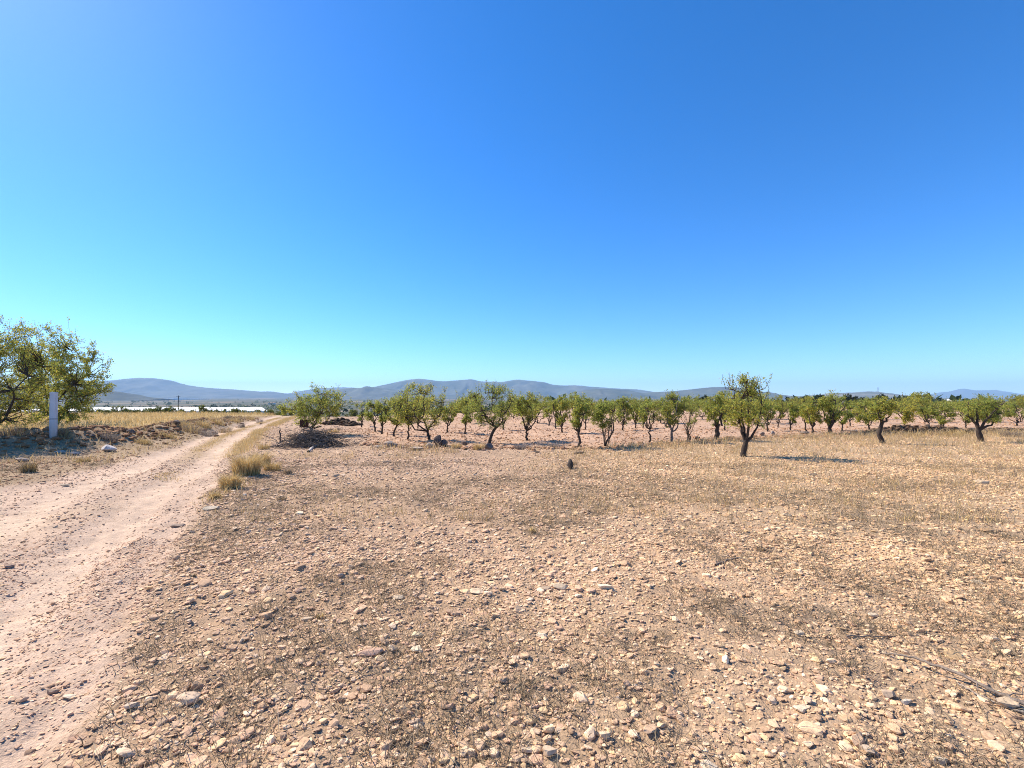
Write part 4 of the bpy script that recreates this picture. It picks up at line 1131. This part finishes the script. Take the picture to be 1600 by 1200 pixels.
v, q = lathe([(pr, z) for z in np.linspace(-.15, ph - .062, 30)]); mesh_np('pipe', v, q, M_PIPE, pipe_col(v), True, post)
v, q = lathe([(pr * .9, ph - .066), (pr * 1.06, ph - .064), (pr * 1.06, ph - .02), (pr * 1.02, ph - .006), (pr * .5, ph), (.001, ph)]); mesh_np('cap', v, q, M_PIPE, pipe_col(v), False, post)
v, q = lathe([(pr * 1.015, ph * .40), (pr * 1.03, ph * .402), (pr * 1.03, ph * .425), (pr * 1.015, ph * .427)]); mesh_np('band', v, q, M_STEEL, None, False, post)
post.rotation_euler = (0, R(-1.2), 0)

# ------------------------------------------------------------------ box mesh helper
def boxes(lst):
    vs, fs = [], []
    f0 = np.array([(0, 2, 3, 1), (4, 5, 7, 6), (0, 1, 5, 4), (2, 6, 7, 3), (0, 4, 6, 2), (1, 3, 7, 5)])
    for k, (x0, x1, y0, y1, z0, z1) in enumerate(lst):
        vs.append(np.array([(x, y, z) for z in (z0, z1) for y in (y0, y1) for x in (x0, x1)], float)); fs.append(f0 + 8 * k)
    return np.concatenate(vs), np.concatenate(fs)

# dark plate hanging beside the trunk of the first almond tree
P = hit(476, 681); s = P.y / F
plate = empty('metal_plate', (P.x, P.y - .1, P.z), 'dark rusty square plate on a thin leg beside the almond trunk above the brush pile', 'plate')
v, q = boxes([(-7 * s, 6 * s, -.012, .012, 13 * s, 25 * s)]); mesh_np('panel', v, q, M_RUST, None, False, plate)
v, q = boxes([(-.5 * s, .5 * s, -.03, -.013, -.1, 23 * s)]); mesh_np('leg', v, q, M_RUST, None, False, plate)
plate.rotation_euler = (0, R(3), R(8))

# ------------------------------------------------------------------ brush pile
def brush_pile():
    r = np.random.default_rng(8)
    W = Wood()
    c = hit(480, 700); s = c.y / F
    c = np.array([c.x, c.y + .5, c.z])
    hw = 62 * s
    for k in range(540):
        u = np.clip(r.normal(-.05, .42), -1, 1); dep = r.normal(0, .38)
        top = (.74 * (1 - abs(u) ** 1.6) * math.exp(-dep * dep * 1.6)) * .85
        z = r.uniform(.02, 1) * top
        m = np.array([u * hw, dep, z])
        a = r.normal(0, .55) + (math.pi if r.random() < .5 else 0); el = r.normal(.04, .30)
        L = r.uniform(.25, 1.0) * (1.25 - .4 * abs(u))
        d = np.array([math.cos(a) * math.cos(el), math.sin(a) * math.cos(el), math.sin(el)])
        p0, p1 = m - d * L / 2, m + d * L / 2
        p = curve(r, p0, p1, 6, r.uniform(-.12, .12), .045); p[:, 2] = np.maximum(p[:, 2], .012)
        rad = r.choice([.005, .007, .010, .016], p=[.4, .35, .18, .07])
        W.tube(p, np.linspace(rad, rad * .45, 6), 4 if rad < .01 else 6, (np.array([.078, .068, .062]) * r.uniform(.5, 1.9) if r.random() < .86 else np.array([.25, .21, .175]) * r.uniform(.6, 1.3)))
        if r.random() < .5:
            b = p[3] + (r.normal(size=3) * .6 + d) * L * .25; b[2] = max(b[2], .02)
            W.tube(curve(r, p[3], b, 4, 0, .05), np.linspace(rad * .6, rad * .3, 4), 3, np.array([.09, .07, .06]) * r.uniform(.6, 1.8))
    v, f, cc = W.arrays()
    o = mesh_np('brush_pile', v, f, M_BARK, cc, True); o.location = c
    return tag(o, 'heap of dark pruned branches lying beside the track in front of the almond tree', 'brush pile')
brush_pile()

def branch(name, pts, r0, r1, colr, label, cat='branch', group=None, side=(), sides=7, seed=0):
    """a fallen branch through photo points (px, py, lift above the ground)."""
    r = np.random.default_rng(seed)
    P = []
    for px, py, up in pts:
        h = hit(px, py); P.append((h.x, h.y, h.z + up))
    P = np.array(P); org = P[0].copy()
    t0 = np.linspace(0, 1, len(P)); t1 = np.linspace(0, 1, len(P) * 4)
    p = np.stack([np.interp(t1, t0, P[:, k]) for k in range(3)], 1)
    p[1:-1] = (p[:-2] + 2 * p[1:-1] + p[2:]) / 4
    p += r.normal(0, r0 * .35, p.shape)
    W = Wood()
    W.tube(p - org, np.linspace(r0, r1, len(p)), sides, np.array(colr))
    for (frac, dx, dy, dz, rr_) in side:
        b = p[int(frac * (len(p) - 1))] - org
        e = b + np.array([dx, dy, dz])
        W.tube(curve(r, b, e, 5, 0, .04), np.linspace(rr_, rr_ * .4, 5), 5, np.array(colr))
    v, f, c = W.arrays()
    o = mesh_np(name, v, f, M_BARK, c, True); o.location = org
    return tag(o, label, cat, group)
branch('dead_branch', [(1600, 1108, .03), (1556, 1090, .03), (1490, 1064, .05), (1440, 1044, .05), (1400, 1030, .03), (1374, 1021, .01)], .012, .0035, (.21, .165, .13),
       'long thin grey dead branch lying on the stones at the lower right', side=[(.38, -.02, -.22, -.03, .004), (.55, .10, -.12, -.02, .003), (.15, .18, .05, .02, .004)], seed=3)
branch('dead_branch', [(1600, 1117, .012), (1560, 1103, .012), (1520, 1086, .02), (1495, 1072, .02)], .006, .003, (.30, .25, .20), 'thinner pale twig running below the long dead branch', seed=4)
branch('dead_branch', [(1118, 884, .01), (1140, 877, .02), (1155, 875, .03), (1176, 880, .01)], .010, .005, (.22, .17, .13), 'short bent dead stick on the field below the tallest tree', seed=5)
branch('dead_branch', [(1322, 996, .01), (1360, 999, .02), (1400, 997, .01)], .006, .003, (.20, .16, .13), 'short straight twig above the long dead branch', seed=6)
branch('cut_log', [(482, 707, .03), (491, 699, .05)], .05, .04, (.46, .40, .34), 'short bleached cut log at the front of the brush pile', 'log', seed=7)
branch('dead_branch', [(491, 700, .03), (500, 698, .12), (508, 699, .05)], .035, .02, (.30, .25, .21), 'pale crooked branch right of the bleached log on the brush pile', seed=8)
branch('dead_branch', [(520, 690, .15), (538, 686, .22), (556, 687, .2), (571, 690, .08)], .022, .007, (.11, .085, .07), 'long dark curved branch reaching right from the brush pile', side=[(.5, .25, 0, .16, .006), (.3, .2, .1, .25, .007)], seed=9)
branch('dead_branch', [(432, 692, .1), (418, 687, .14), (404, 688, .25)], .018, .005, (.11, .085, .07), 'thin dark branch poking left from the brush pile over the track edge', side=[(.5, -.12, 0, .14, .005)], seed=10)
branch('wooden_stake', [(438, 692, -.05), (437.5, 692, .36), (437, 692, .52)], .028, .024, (.10, .075, .06), 'short upright dark stake at the left end of the brush pile', 'stake', seed=11)

# ------------------------------------------------------------------ grass clumps and dry shrubs one can count
def clump(name, px, py, w, h, n, pal, label, cat, group, seed, lean=.55, wid=(.006, .014), ell=.6):
    global rng
    keep = rng; rng = np.random.default_rng(seed)
    P = hit(px, py); s = P.y / F
    W_, H_ = w * s, h * s
    n = int(n * .72)
    a = rng.uniform(0, 6.3, n); e = rng.uniform(0, 1, n) ** .7 * W_ * .33
    x = np.cos(a) * e; y = np.sin(a) * e * ell
    z = H(x + P.x, y + P.y) - P.z - .015
    az = np.arctan2(y, x) + rng.normal(0, .7, n)
    v, f, c = blades(np.stack([x, y, z], 1), rng.uniform(.45, 1.0, n) * H_ * (1 - .35 * (e / (W_ * .33 + 1e-6)) ** 2), az, rng.uniform(.1, lean, n) * np.minimum(1.5, W_ / max(H_, .05)), rng.uniform(*wid, n), pick(pal, n), .5)
    o = mesh_np(name, v, f, M_GRASS, c); o.location = P
    rng = keep
    return tag(o, label, cat, group)
GC = 'dry grass clumps'
for k, a in enumerate([
 (385, 742, 62, 46, 1100, GOLD, 'largest golden dry grass clump at the right edge of the track'),
 (408, 728, 40, 32, 600, GOLD, 'golden grass clump just behind the largest one, beside the track'),
 (360, 763, 44, 32, 700, GOLD, 'golden grass clump in front of the largest one, nearer on the track edge'),
 (336, 778, 26, 14, 260, GOLD * .9, 'low sparse grass clump at the front end of the grassy track edge'),
 (425, 736, 40, 22, 420, GOLD * .9, 'loose pale grass clump to the right of the largest one'),
 (449, 741, 18, 15, 220, STRAW, 'small brown grass tuft alone right of the grass clumps'),
 (440, 782, 20, 12, 200, STRAW * .9, 'small greenish brown tuft on the field left side'),
 (412, 702, 26, 14, 300, GOLD, 'golden grass patch left of the brush pile'),
 (292, 668, 30, 16, 420, GOLD, 'golden grass clump on top of the earth heap, left end of the tall verge grass'),
 (318, 668, 34, 18, 460, GOLD, 'tall golden verge grass clump left of the two grey dry bushes'),
 (340, 663, 30, 14, 420, GOLD, 'golden verge grass clump behind the grey dry bushes'),
 (368, 660, 26, 11, 360, GOLD, 'golden verge grass clump near the small dark dry bush'),
 (392, 656, 22, 9, 300, GOLD * .95, 'low golden verge grass near the far end of the track'),
 (225, 694, 40, 14, 380, GOLD * .85, 'tawny grass patch on the bank right of the white rock'),
 (262, 684, 40, 14, 380, GOLD * .85, 'tawny grass patch on the bank before the earth heap'),
 (130, 722, 34, 12, 240, GOLD * .75, 'tawny grass patch at the foot of the bank below the post'),
 (520, 676, 30, 10, 300, GOLD, 'golden grass patch behind the brush pile under the rock heap'),
 (712, 701, 22, 14, 300, GOLD, 'golden grass clump right of the dark pointed boulder'),
 (748, 703, 26, 15, 340, GOLD, 'golden grass clump left of the rounded boulder'),
 (832, 832, 15, 15, 90, GOLD * 1.1, 'small yellow tuft alone in the middle of the field'),
 (500, 967, 16, 18, 60, GOLD * .9, 'thin yellow tuft among pebbles left of centre'),
 (300, 902, 16, 12, 110, STRAW * .8, 'olive brown tuft on the field near the track edge'),
 (45, 738, 34, 26, 330, np.concatenate([STRAW * .7, GOLD * .6]), 'brown grass clump in front of the shaded bank'),
 (1490, 682, 60, 16, 500, GOLD * .9, 'pale grass patch in front of the right part of stone wall'),
 (1430, 683, 50, 12, 420, GOLD * .85, 'pale grass patch in front of the middle of stone wall'),
 (1190, 860, 22, 14, 90, STRAW, 'faint straw tuft on the right middle of the field'),
 ]):
    clump('grass_clump', *a[:6], a[6], 'grass', GC, 6000 + k)
GREY = np.array([(.23, .19, .16), (.30, .25, .21), (.18, .145, .125), (.27, .22, .17)])
SG = 'dry grey shrubs'
for k, a in enumerate([
 (813, 702, 26, 14, 420, GREY * 1.3, 'grey twiggy dry shrub, left of two at the orchard edge'),
 (868, 700, 32, 13, 420, GREY * 1.4, 'grey twiggy dry shrub, right of two at the orchard edge'),
 (895, 727, 20, 14, 160, STRAW, 'dry stalks standing left of the dark leaning rock'),
 (172, 688, 32, 22, 380, GREY, 'grey brown dry bush on the bank behind the white rock'),
 (100, 682, 30, 24, 380, np.concatenate([GREY, GOLD * .7]), 'dry grey bush at the right foot of the post'),
 (20, 680, 60, 26, 600, np.concatenate([GREY, GOLD * .7]), 'wide dry bush on the bank at the left edge'),
 (325, 682, 44, 18, 500, GREY * 1.2, 'grey dry bush left of the track in front of the golden grass'),
 (352, 676, 34, 16, 400, np.concatenate([GREY * 1.2, GOLD * .8]), 'grey dry bush left of the track, second along the verge'),
 (377, 668, 14, 11, 260, GREY * .8, 'small dark dry bush left of the track, third along the verge'),
 (356, 655, 13, 12, 260, GREY * .7, 'small dark round dry bush further off in the golden grass'),
 (406, 660, 16, 9, 260, GREY, 'dry bush left of the track near its far end'),
 (300, 676, 40, 22, 500, np.concatenate([GREY, GOLD]), 'tall golden brown dry weeds behind the earth heap'),
 (1582, 683, 60, 14, 700, GREY * .75, 'brown dry bush patch at the right edge behind the gnarled tree'),
 (530, 672, 16, 8, 200, GREY, 'small dry bush at the foot of the rock heap'),
 ]):
    clump('dry_shrub', *a[:6], a[6], 'shrub', SG, 6500 + k, lean=.9, wid=(.004, .010))

# ------------------------------------------------------------------ valley: greenhouse, houses, poles
gp = [(-430, 335), (-215, 335), (-195, 470), (-430, 470)]
zg = float(H(-300, 340)[0]); roof = EYE - 15.5 * 335 / F; roof_b = EYE - 9.3 * 470 / F
gh = empty('greenhouse', (-310, 340, zg - .5), 'long low white plastic greenhouse beyond the golden field on the left', 'greenhouse')
v, q = boxes([(-118, 128, 0, 130, 0, roof - zg + .5)]); v2 = v.copy(); v2[(v[:, 1] > 60) & (v[:, 2] > .1), 2] += roof_b - roof
v2[v[:, 1] > 60, 0] += np.where(v[v[:, 1] > 60, 0] > 0, -76, 0)
mesh_np('cover', v2, q, M_PLASTIC, None, False, gh)
v, q = boxes([(-118 + 6 * k, -118 + 6 * k + .25, -.4, -.05, 0, roof - zg + .4) for k in range(41)]); mesh_np('post_row', v, q, M_STEEL, None, False, gh)
far = empty('greenhouse', (0, 0, 0), 'far pale greenhouse roofs shining at the foot of the left mountains', 'greenhouse')
fl = []
for px, Y, w_, d_ in ((222, 4200, 70, 300), (236, 4000, 90, 350), (254, 4300, 100, 350), (272, 3900, 90, 300), (288, 4100, 80, 250)):
    P = at(px, Y); fl.append((P.x - w_, P.x + w_, Y, Y + d_, P.z - 3, P.z + 9))
v, q = boxes(fl); mesh_np('cover', v, q, M_PLASTIC, None, False, far)

def house(px, Y, w_, d_, h_, label, gable=True, rz=0.):
    P = at(px, Y)
    o = empty('farm_house', (P.x, P.y, P.z - .3), label, 'house', 'small houses in the valley'); o.rotation_euler = (0, 0, rz)
    v, q = boxes([(-w_ / 2, w_ / 2, -d_ / 2, d_ / 2, 0, h_)]); mesh_np('wall', v, q, M_WHITE, None, False, o)
    g = h_ * .35 if gable else .5
    v = np.array([(-w_ / 2 - .4, -d_ / 2 - .4, h_ + .01), (w_ / 2 + .4, -d_ / 2 - .4, h_ + .01), (w_ / 2 + .4, d_ / 2 + .4, h_ + .01), (-w_ / 2 - .4, d_ / 2 + .4, h_ + .01), (-w_ / 2 - .4, 0, h_ + g), (w_ / 2 + .4, 0, h_ + g)])
    mesh_np('roof', v, [np.array([(0, 1, 5, 4), (2, 3, 4, 5), (3, 2, 1, 0)]), np.array([(0, 4, 3), (1, 2, 5)])], M_TILE if gable else M_WHITE, None, False, o)
    v, q = boxes([(-.6, .6, -d_ / 2 - .06, -d_ / 2 - .01, 0, 2.2)]); mesh_np('door', v, q, M_DARK, None, False, o)
    for sx in (-.3, .3):
        v, q = boxes([(sx * w_ - .6, sx * w_ + .6, -d_ / 2 - .06, -d_ / 2 - .01, h_ * .4, h_ * .75)]); mesh_np('window', v, q, M_DARK, None, False, o)
for a in [(172, 900, 12, 8, 4, 'white farm house, leftmost, beyond the greenhouse'), (281, 760, 9, 8, 4, 'white farm house just right of the thin pole'),
          (301, 820, 9, 7, 4, 'white farm house, second right of the thin pole'), (338, 780, 16, 8, 3.5, 'long low white farm building above the round green bush'),
          (396, 620, 10, 8, 4, 'white farm house near the far end of the track'), (425, 1500, 20, 10, 5, 'pale far farm building left of the plate tree'),
          (948, 1500, 26, 14, 6, 'white building above the many stemmed bush'), (960, 1900, 22, 14, 6, 'small pale building right of the white one above the bush'),
          (716, 2100, 24, 14, 7, 'pale far building above the gap beside the broad almond tree'), (1002, 2200, 20, 14, 7, 'pale far building right of centre')]:
    house(*a)
P = at(1500, 2600)
fac = empty('warehouse', P, 'white warehouse with stepped roof at the foot of the far right mountain', 'building')
v, q = boxes([(-38, 10, 0, 40, -1, 13)]); mesh_np('hall', v, q, M_WHITE, None, False, fac)
v, q = boxes([(10.05, 40, 4, 40, -1, 18)]); mesh_np('tall_hall', v, q, M_WHITE, None, False, fac)

P = at(279, 190); tp = EYE + (627 - 618) * 190 / F - P.z
pole = empty('utility_pole', P, 'thin dark utility pole standing before the white greenhouse', 'pole')
v, q = lathe([(.16, -.5), (.12, tp)], 10); mesh_np('shaft', v, q, M_DARK, None, True, pole)
v, q = boxes([(-.9, .9, -.2, -.125, tp - .5, tp - .38)]); mesh_np('crossarm', v, q, M_DARK, None, False, pole)
X = (1372 - 800) / F * 4400; base = EYE + (627 - 613) / F * 4400; top = EYE + (627 - 604.5) / F * 4400
tw = empty('lattice_tower', (X, 4400, base), 'faint lattice mast standing on the crest of the right hill', 'tower')
hh = top - base
W = Wood()
for sx, sy in ((-1, -1), (1, -1), (1, 1), (-1, 1)):
    W.tube(np.array([(sx * 4.5, sy * 4.5, -8), (sx * 1.2, sy * 1.2, hh)]), (.7, .5), 5, np.array([.3, .3, .3]))
for k in range(8):
    z0, z1 = hh * k / 8, hh * (k + 1) / 8; w0, w1 = 4.5 - 3.3 * k / 8, 4.5 - 3.3 * (k + 1) / 8
    for a, b in (((-1, -1), (1, -1)), ((1, -1), (1, 1)), ((1, 1), (-1, 1)), ((-1, 1), (-1, -1))):
        W.tube(np.array([(a[0] * w0, a[1] * w0, z0), (b[0] * w1, b[1] * w1, z1)]), (.4, .4), 4, np.array([.3, .3, .3]))
mesh_np('lattice', *W.arrays()[:2], M_STEEL, None, False, tw)
W = Wood()
for z in (.55, .75): W.tube(np.array([(-7, 0, hh * z), (7, 0, hh * z)]), (.6, .6), 5, np.array([.3, .3, .3]))
mesh_np('crossarms', *W.arrays()[:2], M_STEEL, None, False, tw)
